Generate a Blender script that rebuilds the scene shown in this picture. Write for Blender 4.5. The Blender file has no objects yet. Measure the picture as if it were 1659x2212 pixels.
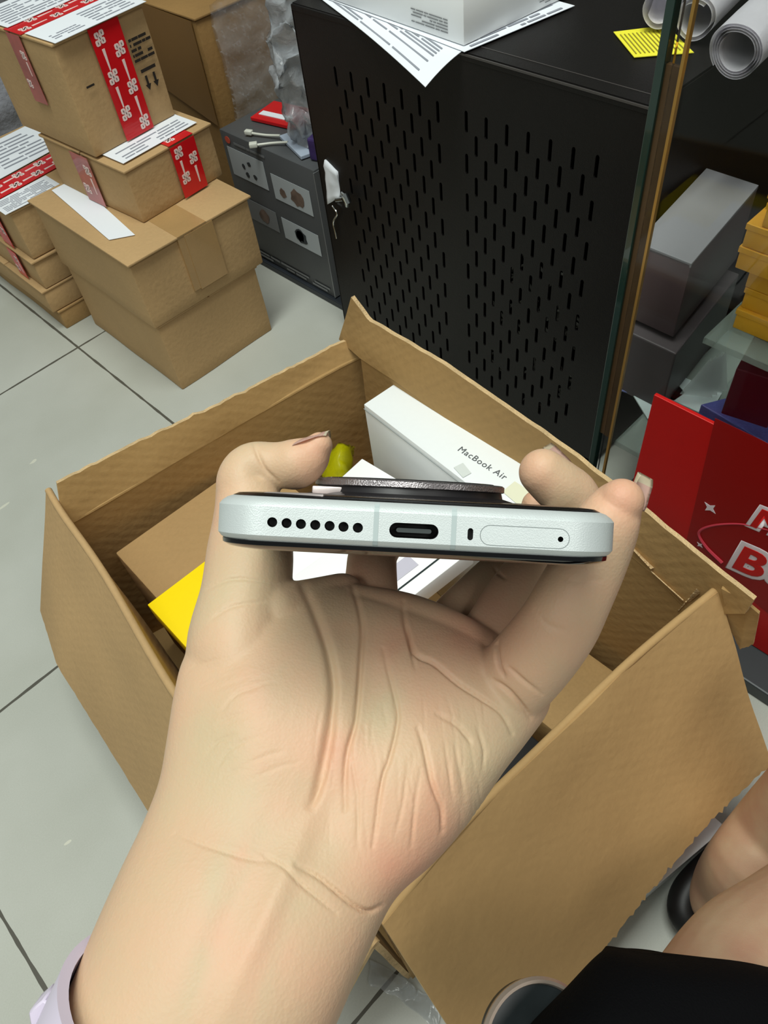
import bpy, bmesh, math, random
import numpy as np
from mathutils import Vector, Matrix, noise
from math import sin, cos, pi, radians

random.seed(7)
S = bpy.context.scene
COL = S.collection

# ------------------------------------------------------------------ camera
CX, CY, F, H = 829.5, 1106.0, 1650.0, 0.772
p_, r_, y_ = map(radians, (51.582, -9.0354, 38.038))
_f = np.array([0, -sin(p_), cos(p_)]); _u = np.array([0, -cos(p_), -sin(p_)]); _r = np.array([1.0, 0, 0])
_X = cos(y_) * _r + sin(y_) * _f; _Y = -sin(y_) * _r + cos(y_) * _f
_R = np.array([[cos(r_), -sin(r_), 0], [sin(r_), cos(r_), 0], [0, 0, 1]])
M = np.array([_R @ _X, _R @ _Y, _R @ _u])          # image axes (right, down, forward) -> world
O = np.array([0, 0, H])
cam_d = bpy.data.cameras.new('camera'); cam = bpy.data.objects.new('camera', cam_d); COL.objects.link(cam)
cam_d.sensor_fit = 'HORIZONTAL'; cam_d.sensor_width = 36.0; cam_d.lens = F / 1659.0 * 36.0
cam_d.clip_start = 0.01; cam_d.clip_end = 60
cam.matrix_world = Matrix([[M[i][0], -M[i][1], -M[i][2], O[i]] for i in range(3)] + [[0, 0, 0, 1]])
S.camera = cam

# ------------------------------------------------------------------ light
S.view_settings.view_transform = 'Standard'; S.view_settings.look = 'None'
S.view_settings.gamma = 1.0; S.view_settings.use_curve_mapping = False
S.view_settings.exposure = 0.0
w = bpy.data.worlds.new('world'); S.world = w; w.use_nodes = True
w.node_tree.nodes['Background'].inputs[0].default_value = (0.82, 0.90, 0.86, 1)
w.node_tree.nodes['Background'].inputs[1].default_value = 0.21

def area(name, loc, rot, sx, sy, power, col):
    l = bpy.data.lights.new(name, 'AREA'); l.shape = 'RECTANGLE'; l.size = sx; l.size_y = sy
    l.energy = power; l.color = col
    o = bpy.data.objects.new(name, l); COL.objects.link(o); o.location = loc; o.rotation_euler = rot
    return o
area('ceiling_lamp', (0.10, 0.42, 2.6), (0, 0, 0), 1.2, 0.6, 42, (0.95, 1.0, 0.94))
area('ceiling_lamp', (-1.2, 0.1, 2.6), (0, 0, 0), 1.2, 0.6, 17, (0.95, 1.0, 0.94))
area('ceiling_lamp', (0.1, -1.5, 2.6), (0, 0, 0), 1.2, 0.6, 16, (1.0, 0.98, 0.93))

# ------------------------------------------------------------------ helpers
def ray(px, py): return M @ np.array([px - CX, py - CY, F])
def onz(px, py, z): d = ray(px, py); return Vector(O + d * ((z - H) / d[2]))
def onx(px, py, x): d = ray(px, py); return Vector(O + d * (x / d[0]))
def ony(px, py, y): d = ray(px, py); return Vector(O + d * (y / d[1]))
def dep(px, py, D): return Vector(O + ray(px, py) * (D / F))
def cw(c): return Vector(O + M @ np.array(c))      # camera-space metres -> world

def lin(c):
    return tuple((v / 12.92 if v <= 0.04045 else ((v + 0.055) / 1.055) ** 2.4) for v in [x / 255 for x in c])

MATS = {}
def mat(name, rgb, rough=0.6, metal=0.0, var=0.0, vscale=6.0, bump=0.0, bscale=300.0, emis=None, trans=0.0, alpha=1.0,
        sss=0.0, coat=0.0, ior=1.45, rib=0.0, spec=0.5):
    if name in MATS: return MATS[name]
    m = bpy.data.materials.new(name); m.use_nodes = True
    nt = m.node_tree; N = nt.nodes; L = nt.links; b = N['Principled BSDF']
    c = lin(rgb) + (1,)
    b.inputs['Base Color'].default_value = c; b.inputs['Roughness'].default_value = rough
    b.inputs['Metallic'].default_value = metal; b.inputs['IOR'].default_value = ior
    b.inputs['Transmission Weight'].default_value = trans; b.inputs['Alpha'].default_value = alpha
    b.inputs['Coat Weight'].default_value = coat; b.inputs['Specular IOR Level'].default_value = spec
    if sss:
        b.inputs['Subsurface Weight'].default_value = sss
        b.inputs['Subsurface Radius'].default_value = (0.006, 0.0025, 0.0012)
        b.inputs['Subsurface Scale'].default_value = 0.6
    tc = N.new('ShaderNodeTexCoord')
    if var:
        n = N.new('ShaderNodeTexNoise'); n.inputs['Scale'].default_value = vscale; n.inputs['Detail'].default_value = 5
        L.new(tc.outputs['Object'], n.inputs['Vector'])
        n2 = N.new('ShaderNodeTexNoise'); n2.inputs['Scale'].default_value = vscale * 40; n2.inputs['Detail'].default_value = 2
        L.new(tc.outputs['Object'], n2.inputs['Vector'])
        ad = N.new('ShaderNodeMath'); ad.operation = 'ADD'
        L.new(n.outputs[0], ad.inputs[0])
        ml = N.new('ShaderNodeMath'); ml.operation = 'MULTIPLY'; ml.inputs[1].default_value = 0.35
        L.new(n2.outputs[0], ml.inputs[0]); L.new(ml.outputs[0], ad.inputs[1])
        rp = N.new('ShaderNodeMapRange'); rp.inputs[1].default_value = 0.42; rp.inputs[2].default_value = 0.92
        rp.inputs[3].default_value = 1 - var; rp.inputs[4].default_value = 1 + var
        L.new(ad.outputs[0], rp.inputs[0])
        mx = N.new('ShaderNodeVectorMath'); mx.operation = 'SCALE'; mx.inputs[0].default_value = c[:3]
        L.new(rp.outputs[0], mx.inputs['Scale']); L.new(mx.outputs[0], b.inputs['Base Color'])
    if bump or rib:
        n = N.new('ShaderNodeTexNoise'); n.inputs['Scale'].default_value = bscale; n.inputs['Detail'].default_value = 3
        L.new(tc.outputs['Object'], n.inputs['Vector'])
        bp = N.new('ShaderNodeBump'); bp.inputs['Strength'].default_value = bump; bp.inputs['Distance'].default_value = 0.002
        L.new(n.outputs[0], bp.inputs['Height']); L.new(bp.outputs[0], b.inputs['Normal'])
        if rib:
            wv = N.new('ShaderNodeTexWave'); wv.inputs['Scale'].default_value = 45; wv.inputs['Distortion'].default_value = 1.5
            wv.bands_direction = 'DIAGONAL'
            L.new(tc.outputs['Object'], wv.inputs['Vector'])
            b2 = N.new('ShaderNodeBump'); b2.inputs['Strength'].default_value = rib; b2.inputs['Distance'].default_value = 0.001
            L.new(wv.outputs[0], b2.inputs['Height']); L.new(bp.outputs[0], b2.inputs['Normal']); L.new(b2.outputs[0], b.inputs['Normal'])
    if emis:
        b.inputs['Emission Color'].default_value = lin(emis) + (1,); b.inputs['Emission Strength'].default_value = 1
    MATS[name] = m
    return m

CARD = mat('cardboard', (184, 151, 106), 0.8, var=0.10, vscale=7, bump=0.25, bscale=160, rib=0.06)
CARD2 = mat('cardboard_dark', (168, 134, 86), 0.75, var=0.14, vscale=9, bump=0.3, bscale=120, rib=0.08)
CARDIN = mat('cardboard_inside', (170, 136, 86), 0.85, var=0.10, vscale=6, bump=0.3, bscale=120, rib=0.12)
CARDEDGE = mat('cardboard_edge', (205, 175, 130), 0.9, var=0.2, vscale=60, bump=0.8, bscale=500)
CLEARTAPE = mat('clear_packing_tape', (170, 136, 90), 0.3, var=0.12, vscale=14, coat=0.3)
RED = mat('red_tape', (206, 18, 26), 0.35, var=0.10, vscale=20, coat=0.3)
TAPEW = mat('tape_print_white', (240, 215, 210), 0.5)
PAPER = mat('paper_white', (232, 236, 242), 0.7, bump=0.1, bscale=60)
INK = mat('ink_grey', (142, 146, 156), 0.8)
INKD = mat('ink_black', (38, 30, 24), 0.8)
BLACKM = mat('black_metal', (24, 22, 21), 0.42, var=0.2, vscale=8, bump=0.15, bscale=900, spec=0.25)
BLACKV = mat('black_void', (6, 6, 7), 0.8)
WHITEB = mat('white_box', (236, 240, 240), 0.45, var=0.02, vscale=5)
WHITEG = mat('white_box_glossy', (240, 242, 242), 0.3)
SILV = mat('silver_frame', (210, 217, 217), 0.42, metal=0.3, bump=0.1, bscale=4000, var=0.03, vscale=60)
GLASSB = mat('black_glass', (6, 6, 9), 0.08, coat=0.4)

def link(o, parent=None):
    COL.objects.link(o)
    if parent is not None:
        bpy.context.view_layer.update()
        o.parent = parent
        o.matrix_parent_inverse = Matrix.Translation(-parent.location)   # things are only translated
    return o

def mesh_obj(name, bm, mats, parent=None, smooth=False, recalc=True):
    if recalc: bmesh.ops.recalc_face_normals(bm, faces=bm.faces)
    me = bpy.data.meshes.new(name); bm.to_mesh(me); bm.free()
    if not isinstance(mats, (list, tuple)): mats = [mats]
    for m in mats: me.materials.append(m)
    if smooth:
        for pl in me.polygons: pl.use_smooth = True
        if smooth == 'auto':
            try: me.set_sharp_from_angle(angle=radians(35))
            except Exception: pass
    return link(bpy.data.objects.new(name, me), parent)

def tag(o, label, cat, group=None, kind=None):
    o['label'] = label; o['category'] = cat
    if group: o['group'] = group
    if kind: o['kind'] = kind
    return o
def thing(name, label, cat, loc=(0, 0, 0), group=None):
    o = bpy.data.objects.new(name, None); COL.objects.link(o); o.location = loc; o.empty_display_size = 0.02
    return tag(o, label, cat, group)
def part_label(o, l): o['label'] = l; return o

def add_hex(bm, lo, hi, mi=0, bevel=0.0):
    """lo / hi: four bottom and four top points, same winding"""
    vs = [bm.verts.new(q) for q in list(lo) + list(hi)]
    fs = [bm.faces.new([vs[3], vs[2], vs[1], vs[0]]), bm.faces.new([vs[4], vs[5], vs[6], vs[7]])]
    for i in range(4):
        j = (i + 1) % 4
        fs.append(bm.faces.new([vs[i], vs[j], vs[4 + j], vs[4 + i]]))
    for f in fs: f.material_index = mi
    if bevel:
        es = list({e for f in fs for e in f.edges})
        r = bmesh.ops.bevel(bm, geom=es, offset=bevel, segments=2, profile=0.5, affect='EDGES')
        for f in r['faces']: f.material_index = mi
    return fs
def add_box(bm, x0, x1, y0, y1, z0, z1, mi=0, bevel=0.0, rot=0.0, piv=None):
    cx, cy = piv if piv else ((x0 + x1) / 2, (y0 + y1) / 2)
    def q(x, y, z):
        dx, dy = x - cx, y - cy
        return Vector((cx + dx * cos(rot) - dy * sin(rot), cy + dx * sin(rot) + dy * cos(rot), z))
    lo = [q(x0, y0, z0), q(x1, y0, z0), q(x1, y1, z0), q(x0, y1, z0)]
    hi = [q(x0, y0, z1), q(x1, y0, z1), q(x1, y1, z1), q(x0, y1, z1)]
    return add_hex(bm, lo, hi, mi, bevel)
def add_quad(bm, pts, mi=0):
    f = bm.faces.new([bm.verts.new(q) for q in pts]); f.material_index = mi; return f
def add_slab(bm, pts, n, t, mi=0):
    """a polygon given thickness t along -n"""
    n = Vector(n).normalized(); k = len(pts)
    a = [bm.verts.new(Vector(q)) for q in pts]; b = [bm.verts.new(Vector(q) - n * t) for q in pts]
    fs = [bm.faces.new(a), bm.faces.new(b[::-1])]
    for i in range(k): fs.append(bm.faces.new([a[i], b[i], b[(i + 1) % k], a[(i + 1) % k]]))
    for f in fs: f.material_index = mi
def sheet(name, bottoms, tops, t, mats, parent, nu=40, nv=8, rag=0.0, ragb=0.0, bulge=0.0, wrink=0.0, curl=0.0, seed=1):
    """a bent board: bottoms[]/tops[] polylines (hinge and free edge); ragged edge, wrinkles, thickness t"""
    def samp(P, u):
        P = [Vector(q) for q in P]; L = [0]
        for i in range(len(P) - 1): L.append(L[-1] + (P[i + 1] - P[i]).length)
        s = u * L[-1]
        for i in range(len(P) - 1):
            if s <= L[i + 1] + 1e-9: return P[i].lerp(P[i + 1], (s - L[i]) / max(1e-9, L[i + 1] - L[i]))
        return P[-1]
    nrm = (samp(bottoms, 1) - samp(bottoms, 0)).cross(samp(tops, 0.5) - samp(bottoms, 0.5)).normalized()
    G = []
    for j in range(nv + 1):
        row = []
        for i in range(nu + 1):
            u, v = i / nu, j / nv
            b, tp = samp(bottoms, u), samp(tops, u)
            e = tp - b; L = max(e.length, 1e-6)
            k = v
            if rag and v > 0.99: k += rag * (noise.noise(Vector((u * 90, seed, 0))) + 0.6 * noise.noise(Vector((u * 25, seed, 5)))) / L
            if ragb and v < 0.01: k -= ragb * noise.noise(Vector((u * 60, seed, 9))) / L
            q = b + e * k
            q += nrm * (bulge * sin(pi * u) * v + curl * v * v + wrink * noise.noise(q * 14 + Vector((seed, 0, 0))) * (0.2 + 0.8 * sin(pi * min(1, v + .15))))
            row.append(q)
        G.append(row)
    bm = bmesh.new()
    A = [[bm.verts.new(q + nrm * t / 2) for q in r] for r in G]; B = [[bm.verts.new(q - nrm * t / 2) for q in r] for r in G]
    for j in range(nv):
        for i in range(nu):
            bm.faces.new([A[j][i], A[j][i + 1], A[j + 1][i + 1], A[j + 1][i]])
            bm.faces.new([B[j][i], B[j + 1][i], B[j + 1][i + 1], B[j][i + 1]])
    def rim(a0, a1, b0, b1, mi=1):
        f = bm.faces.new([a0, b0, b1, a1]); f.material_index = mi
    for i in range(nu):
        rim(A[0][i], A[0][i + 1], B[0][i], B[0][i + 1], 0); rim(A[nv][i], A[nv][i + 1], B[nv][i], B[nv][i + 1])
    for j in range(nv):
        rim(A[j][0], A[j + 1][0], B[j][0], B[j + 1][0]); rim(A[j][nu], A[j + 1][nu], B[j][nu], B[j + 1][nu])
    return mesh_obj(name, bm, mats, parent, smooth='auto')

def catmull(P, n):
    P = np.array(P, float); K = len(P); out = []
    Q = np.vstack([2 * P[0] - P[1], P, 2 * P[-1] - P[-2]])
    for s in np.linspace(0, K - 1, n):
        i = min(int(s), K - 2); t = s - i
        a, b, c, d = Q[i], Q[i + 1], Q[i + 2], Q[i + 3]
        out.append(0.5 * (2 * b + (c - a) * t + (2 * a - 5 * b + 4 * c - d) * t * t + (3 * b - a - 3 * c + d) * t ** 3))
    return np.array(out)
def add_tube(bm, pts, rads, seg=16, cap=True, mi=0, flat=None):
    pts = [Vector(q) for q in pts]; n = len(pts)
    rings = []; up = None
    for i in range(n):
        t = (pts[min(i + 1, n - 1)] - pts[max(i - 1, 0)]).normalized()
        if up is None:
            up = t.cross(Vector((0, 0, 1)));
            if up.length < 1e-3: up = t.cross(Vector((1, 0, 0)))
            up.normalize()
        a = (up - t * up.dot(t)).normalized(); b = t.cross(a); up = a
        rings.append([bm.verts.new(pts[i] + (a * cos(2 * pi * k / seg) + b * sin(2 * pi * k / seg)) * rads[i]) for k in range(seg)])
    for i in range(n - 1):
        for k in range(seg):
            f = bm.faces.new([rings[i][k], rings[i][(k + 1) % seg], rings[i + 1][(k + 1) % seg], rings[i + 1][k]]); f.material_index = mi
    if cap:
        bm.faces.new(rings[0][::-1]).material_index = mi; bm.faces.new(rings[-1]).material_index = mi
def add_limb(bm, ctrl, n=30, seg=28):
    """ctrl: (px, py, depth, radius in px) -> smooth tapered limb with round ends"""
    C = []
    for px, py, D, r in ctrl: C.append([(px - CX) * D / F, (py - CY) * D / F, D, r * D / F])
    Q = catmull(C, n)
    pts, rad = [], []
    t0 = Q[0, :3] - Q[1, :3]; t0 /= np.linalg.norm(t0); t1 = Q[-1, :3] - Q[-2, :3]; t1 /= np.linalg.norm(t1)
    for a in (80, 60, 40, 20):
        pts.append(Q[0, :3] + t0 * Q[0, 3] * sin(radians(a))); rad.append(Q[0, 3] * cos(radians(a)))
    for q in Q: pts.append(q[:3]); rad.append(q[3])
    for a in (20, 40, 60, 80):
        pts.append(Q[-1, :3] + t1 * Q[-1, 3] * sin(radians(a))); rad.append(Q[-1, 3] * cos(radians(a)))
    add_tube(bm, [cw(q) for q in pts], rad, seg)
def add_loft(bm, st, n=70, seg=56, ex=2.0):
    """stations (Lx,Ly,Rx,Ry,depth,thickness): ring from left contour to right contour"""
    Q = catmull(st, n); rings = []
    for lx, ly, rx, ry, D, th in Q:
        L = np.array([(lx - CX) * D / F, (ly - CY) * D / F, D]); R = np.array([(rx - CX) * D / F, (ry - CY) * D / F, D])
        C = (L + R) / 2; a = (R - L) / 2; v = C / np.linalg.norm(C)
        row = []
        for k in range(seg):
            th_ = 2 * pi * k / seg; c, s = cos(th_), sin(th_)
            x = math.copysign(abs(c) ** (2 / ex), c); y = math.copysign(abs(s) ** (2 / ex), s)
            row.append(bm.verts.new(cw(C + a * x + v * th / 2 * y)))
        rings.append(row)
    for i in range(n - 1):
        for k in range(seg): bm.faces.new([rings[i][k], rings[i][(k + 1) % seg], rings[i + 1][(k + 1) % seg], rings[i + 1][k]])
    bm.faces.new(rings[0][::-1]); bm.faces.new(rings[-1])
def evaluated(bm, mods):
    """mesh after modifiers, as a new mesh datablock"""
    bmesh.ops.recalc_face_normals(bm, faces=bm.faces)
    me = bpy.data.meshes.new('tmp'); bm.to_mesh(me); bm.free()
    o = bpy.data.objects.new('tmp', me); COL.objects.link(o)
    for typ, kw in mods:
        m = o.modifiers.new(typ, typ)
        for k, v in kw.items(): setattr(m, k, v)
    dg = bpy.context.evaluated_depsgraph_get()
    out = bpy.data.meshes.new_from_object(o.evaluated_get(dg))
    bpy.data.objects.remove(o); bpy.data.meshes.remove(me)
    return out
def text_bm(txt, size, off=0.0, ext=0.0003, bev=0.0):
    c = bpy.data.curves.new('t', 'FONT'); c.body = txt; c.size = size; c.extrude = ext; c.offset = off
    c.resolution_u = 4; c.bevel_depth = bev; c.bevel_resolution = 2; c.space_character = 1.12
    o = bpy.data.objects.new('t', c); COL.objects.link(o)
    dg = bpy.context.evaluated_depsgraph_get(); me = bpy.data.meshes.new_from_object(o.evaluated_get(dg))
    bpy.data.objects.remove(o)
    bm = bmesh.new(); bm.from_mesh(me); bpy.data.meshes.remove(me)
    return bm
def place_bm(bm, origin, ax, ay, zs=1.0):
    ax = Vector(ax); ay = Vector(ay); az = ax.cross(ay).normalized(); s = (ax.length + ay.length) / 2; az = az * zs
    m = Matrix([[ax[i], ay[i], az[i], origin[i]] for i in range(3)] + [[0, 0, 0, 1]])
    bmesh.ops.transform(bm, matrix=m, verts=bm.verts); return bm

# ------------------------------------------------------------------ structure
def floor_material():
    m = bpy.data.materials.new('floor_tile'); m.use_nodes = True; nt = m.node_tree; N = nt.nodes; L = nt.links
    b = N['Principled BSDF']; tc = N.new('ShaderNodeTexCoord'); sep = N.new('ShaderNodeSeparateXYZ'); L.new(tc.outputs['Object'], sep.inputs[0])
    def mth(op, a, bb=None):
        n = N.new('ShaderNodeMath'); n.operation = op
        for i, v in enumerate((a, bb)):
            if v is None: continue
            if isinstance(v, (int, float)): n.inputs[i].default_value = v
            else: L.new(v, n.inputs[i])
        return n.outputs[0]
    def line(c, off):
        t = mth('FRACT', mth('MULTIPLY', mth('ADD', c, -off), 2.0))       # 0.5 m tiles
        return mth('MINIMUM', t, mth('SUBTRACT', 1.0, t))
    gx = line(sep.outputs[0], 0.2915); gy = line(sep.outputs[1], 0.6127)
    nz = N.new('ShaderNodeTexNoise'); nz.inputs['Scale'].default_value = 28; L.new(tc.outputs['Object'], nz.inputs['Vector'])
    wv = mth('MULTIPLY', nz.outputs[0], 0.006)
    g = mth('LESS_THAN', mth('MINIMUM', gx, gy), mth('ADD', wv, 0.0006))
    n1 = N.new('ShaderNodeTexNoise'); n1.inputs['Scale'].default_value = 5; n1.inputs['Detail'].default_value = 6; L.new(tc.outputs['Object'], n1.inputs['Vector'])
    n2 = N.new('ShaderNodeTexNoise'); n2.inputs['Scale'].default_value = 700; L.new(tc.outputs['Object'], n2.inputs['Vector'])
    cr = N.new('ShaderNodeValToRGB'); cr.color_ramp.elements[0].position = 0.3; cr.color_ramp.elements[1].position = 0.7
    cr.color_ramp.elements[0].color = lin((176, 178, 168)) + (1,); cr.color_ramp.elements[1].color = lin((190, 192, 184)) + (1,)
    L.new(mth('ADD', n1.outputs[0], mth('MULTIPLY', mth('ADD', n2.outputs[0], -0.5), 0.35)), cr.inputs[0])
    mx = N.new('ShaderNodeMix'); mx.data_type = 'RGBA'; L.new(g, mx.inputs[0]); L.new(cr.outputs[0], mx.inputs[6]); mx.inputs[7].default_value = lin((88, 86, 78)) + (1,)
    # small scuffs
    v = N.new('ShaderNodeTexNoise'); v.inputs['Scale'].default_value = 16; v.inputs['Detail'].default_value = 2
    mp = N.new('ShaderNodeMapping'); mp.inputs['Scale'].default_value = (1, 2.2, 1); mp.inputs['Location'].default_value = (3.1, 1.2, 0)
    L.new(tc.outputs['Object'], mp.inputs[0]); L.new(mp.outputs[0], v.inputs['Vector'])
    sc = mth('GREATER_THAN', v.outputs[0], 0.745)
    mx2 = N.new('ShaderNodeMix'); mx2.data_type = 'RGBA'; L.new(mth('MULTIPLY', sc, 0.5), mx2.inputs[0]); L.new(mx.outputs[2], mx2.inputs[6]); mx2.inputs[7].default_value = lin((226, 224, 205)) + (1,)
    L.new(mx2.outputs[2], b.inputs['Base Color'])
    b.inputs['Roughness'].default_value = 0.32; b.inputs['Specular IOR Level'].default_value = 0.4
    bp = N.new('ShaderNodeBump'); bp.inputs['Strength'].default_value = 0.35; bp.inputs['Distance'].default_value = 0.002
    L.new(mth('SUBTRACT', 1.0, g), bp.inputs['Height']); L.new(bp.outputs[0], b.inputs['Normal'])
    return m
bm = bmesh.new(); add_box(bm, -2.5, 3.2, -2.5, 3.6, -0.05, 0.0)
o = mesh_obj('floor', bm, floor_material()); o['kind'] = 'structure'
bm = bmesh.new(); add_box(bm, -2.5, 3.2, 3.6, 3.65, 0.0, 2.8)
o = mesh_obj('wall_back', bm, mat('wall_paint', (140, 140, 136), 0.8, var=0.05)); o['kind'] = 'structure'
bm = bmesh.new(); add_box(bm, 3.2, 3.25, -2.5, 3.6, 0.0, 2.8)
o = mesh_obj('wall_right', bm, MATS['wall_paint']); o['kind'] = 'structure'

# ------------------------------------------------------------------ cartons with tape, print, labels
def logo(bm, o, u, v, n, s, mi=1):
    """four-block emblem: staggered rounded white squares with little marks"""
    for (a, b) in ((-0.55, 0.62), (0.5, 0.5), (-0.42, -0.35), (0.62, -0.5), (0.05, 0.08)):
        c = o + u * (a * s) + v * (b * s) + n * 0.0004
        q = s * 0.42; pts = []
        for k in range(12):
            an = 2 * pi * k / 12; rr = q * (1.0 + 0.22 * abs(sin(2 * an)))
            pts.append(c + u * cos(an) * rr + v * sin(an) * rr)
        add_slab(bm, pts, n, 0.0003, mi)
        c2 = c + n * 0.0002
        add_slab(bm, [c2 + u * (-.16 * s) + v * (-.07 * s), c2 + u * (.16 * s) + v * (-.07 * s), c2 + u * (.16 * s) + v * (.05 * s), c2 + u * (-.16 * s) + v * (.05 * s)], n, 0.0001, 2)
def tape(bm, a, b, wdir, wid, n, k=3, phase=0.0):
    """printed red tape from a to b"""
    a = Vector(a); b = Vector(b); wd = Vector(wdir).normalized(); n = Vector(n).normalized(); L = (b - a); ll = L.length; u = L.normalized()
    add_slab(bm, [a - wd * wid / 2 + n * .0006, b - wd * wid / 2 + n * .0006, b + wd * wid / 2 + n * .0006, a + wd * wid / 2 + n * .0006], n, 0.0005, 0)
    for i in range(k):
        for side in (-1, 1):
            t = (i + (0.28 if side < 0 else 0.72) + phase) / k
            if t * ll < 0.008 or t * ll > ll - 0.012: continue
            c = a + u * (t * ll) + wd * (side * wid * 0.24) + n * 0.0006
            logo(bm, c, u, wd, n, wid * 0.17)
            c3 = c + u * (wid * 0.27)
            if (t * ll + wid * 0.8) < ll:
                add_slab(bm, [c3 - wd * wid * .045, c3 + u * wid * .55 - wd * wid * .02, c3 + u * wid * .55 + wd * wid * .02, c3 + wd * wid * .045], n, -0.0003, 1)
def print_lines(bm, o, u, v, n, w_, h_, rows, mi=0, seed=0, th=0.35):
    rnd = random.Random(seed); n = Vector(n).normalized()
    for r in range(rows):
        y0 = (r + 0.5) / rows * h_; x = 0.0
        while x < w_ * 0.94:
            l = rnd.uniform(0.06, 0.4) * w_
            if rnd.random() < 0.22: x += l * 0.6; continue
            x1 = min(x + l, w_ * 0.98); t = h_ / rows * th * 0.5
            add_slab(bm, [o + u * x + v * (y0 - t), o + u * x1 + v * (y0 - t), o + u * x1 + v * (y0 + t), o + u * x + v * (y0 + t)], n, -0.0002, mi)
            x = x1 + 0.02 * w_
def carton(name, label, x0, x1, y0, y1, z0, z1, rot=0.0, seam='x', mats=(CARD, CARDEDGE), group=None, gap=0.0015, clear=True, lip=0.002):
    t = thing(name, label, 'cardboard box', ((x0 + x1) / 2, (y0 + y1) / 2, z0), group)
    bm = bmesh.new(); add_box(bm, x0, x1, y0, y1, z0, z1 - 0.003, bevel=0.0022, rot=rot)
    # soft handling dents
    bmesh.ops.subdivide_edges(bm, edges=[e for e in bm.edges if e.calc_length() > 0.05], cuts=5, use_grid_fill=True)
    for v in bm.verts: v.co += Vector((noise.noise(v.co * 9), noise.noise(v.co * 9 + Vector((7, 0, 0))), 0)) * 0.0022
    mesh_obj('body', bm, mats[0], t, smooth='auto')
    cx, cy = (x0 + x1) / 2, (y0 + y1) / 2
    for s in (-1, 1):
        bm = bmesh.new()
        if seam == 'x': a = (x0 - lip, x1 + lip, cy + gap if s > 0 else y0 - lip, y1 + lip if s > 0 else cy - gap)
        else: a = (cx + gap if s > 0 else x0 - lip, x1 + lip if s > 0 else cx - gap, y0 - lip, y1 + lip)
        add_box(bm, *a, z1 - 0.0034, z1, bevel=0.001, rot=rot, piv=(cx, cy))
        mesh_obj('flap', bm, mats[0], t, smooth='auto')
    if clear:
        bm = bmesh.new(); w2 = 0.024
        if seam == 'x':
            add_box(bm, x0 - lip - .0004, x1 + lip + .0004, cy - w2, cy + w2, z1 - .001, z1 + .0004, rot=rot, piv=(cx, cy))
            for xs in (x0, x1):
                add_box(bm, xs - .0035, xs + .0035, cy - w2, cy + w2, z1 - min(0.05, (z1 - z0) * .5), z1 - .001, rot=rot, piv=(cx, cy))
        else:
            add_box(bm, cx - w2, cx + w2, y0 - lip - .0004, y1 + lip + .0004, z1 - .001, z1 + .0004, rot=rot, piv=(cx, cy))
            for ys in (y0, y1):
                add_box(bm, cx - w2, cx + w2, ys - .0035, ys + .0035, z1 - min(0.09, (z1 - z0) * .8), z1 - .001, rot=rot, piv=(cx, cy))
        mesh_obj('packing_tape', bm, CLEARTAPE, t)
    return t
X, Y, Z = Vector((1, 0, 0)), Vector((0, 1, 0)), Vector((0, 0, 1))

# stack in the aisle, four boxes
carton('cardboard_box', 'plain brown cardboard box on the floor, bottom of the aisle stack',
       0.344, 0.524, 0.886, 1.144, 0.0, 0.1205, seam='y', mats=(CARD, CARDEDGE), group='parcels stacked in the aisle', clear=False)
tb = carton('cardboard_box', 'wide brown cardboard box with taped lid, second from the bottom of the aisle stack',
       0.339, 0.538, 0.882, 1.146, 0.1205, 0.227, seam='y', group='parcels stacked in the aisle', lip=0.004)
bm = bmesh.new()   # a strip of clear tape and the raised lid edge on its front
add_box(bm, 0.425, 0.472, 0.8775, 0.884, 0.14, 0.224)
mesh_obj('packing_tape', bm, CLEARTAPE, tb)
tb3 = carton('cardboard_box', 'low brown parcel with red printed tape wrapped over its end, third in the aisle stack',
       0.399, 0.546, 0.950, 1.150, 0.2275, 0.302, rot=radians(4), seam='x', group='parcels stacked in the aisle', clear=False)
bm = bmesh.new()
ux = Vector((cos(radians(4)), sin(radians(4)), 0)); uy = Vector((-sin(radians(4)), cos(radians(4)), 0))
c3 = Vector((0.4725, 1.05, 0))
def b3(x, y, z): return c3 + ux * (x - 0.4725) + uy * (y - 1.05) + Z * z
tape(bm, b3(0.492, 0.9455, 0.3005), b3(0.492, 0.9455, 0.230), ux, 0.042, -uy, 2)
tape(bm, b3(0.492, 0.9455, 0.303), b3(0.492, 1.153, 0.303), ux, 0.042, Z, 4)
mesh_obj('red_tape', bm, [RED, TAPEW, INKD], tb3)
bm = bmesh.new()
tape(bm, b3(0.3945, 1.05, 0.300), b3(0.3945, 1.05, 0.230), uy, 0.042, -ux, 1)
mesh_obj('red_tape', bm, [mat('red_tape_faded', (172, 84, 78), 0.3, var=0.3, vscale=40, coat=0.4), TAPEW, INKD], tb3)
def paper(name, label, pts, n, lines=None, t=0.0005, group=None, m=None):
    bm = bmesh.new(); add_slab(bm, pts, n, -t, 0)
    if lines:
        for (o_, u, v, w_, h_, rows, seed) in lines: print_lines(bm, Vector(o_) + Vector(n) * (t + .0001), Vector(u), Vector(v), n, w_, h_, rows, 1, seed)
    o = mesh_obj(name, bm, [m or PAPER, INK]); return tag(o, label, 'paper', group)
paper('shipping_label', 'white shipping label lying on the low parcel, under the tall parcel',
      [b3(0.408, 0.962, .3045), b3(0.535, 0.962, .3045), b3(0.535, 1.135, .3045), b3(0.408, 1.135, .3045)], Z,
      [(b3(0.418, 0.966, .3045), ux, uy, 0.11, 0.03, 4, 3)], group='white labels in the parcel stacks')
paper('shipping_label', 'long white label strip on the wide box, beneath the low parcel with red tape',
      [Vector((0.353, 0.950, .2282)), Vector((0.382, 0.930, .2282)), Vector((0.410, 1.14, .2282)), Vector((0.372, 1.14, .2282))], Z, group='white labels in the parcel stacks')
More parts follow.
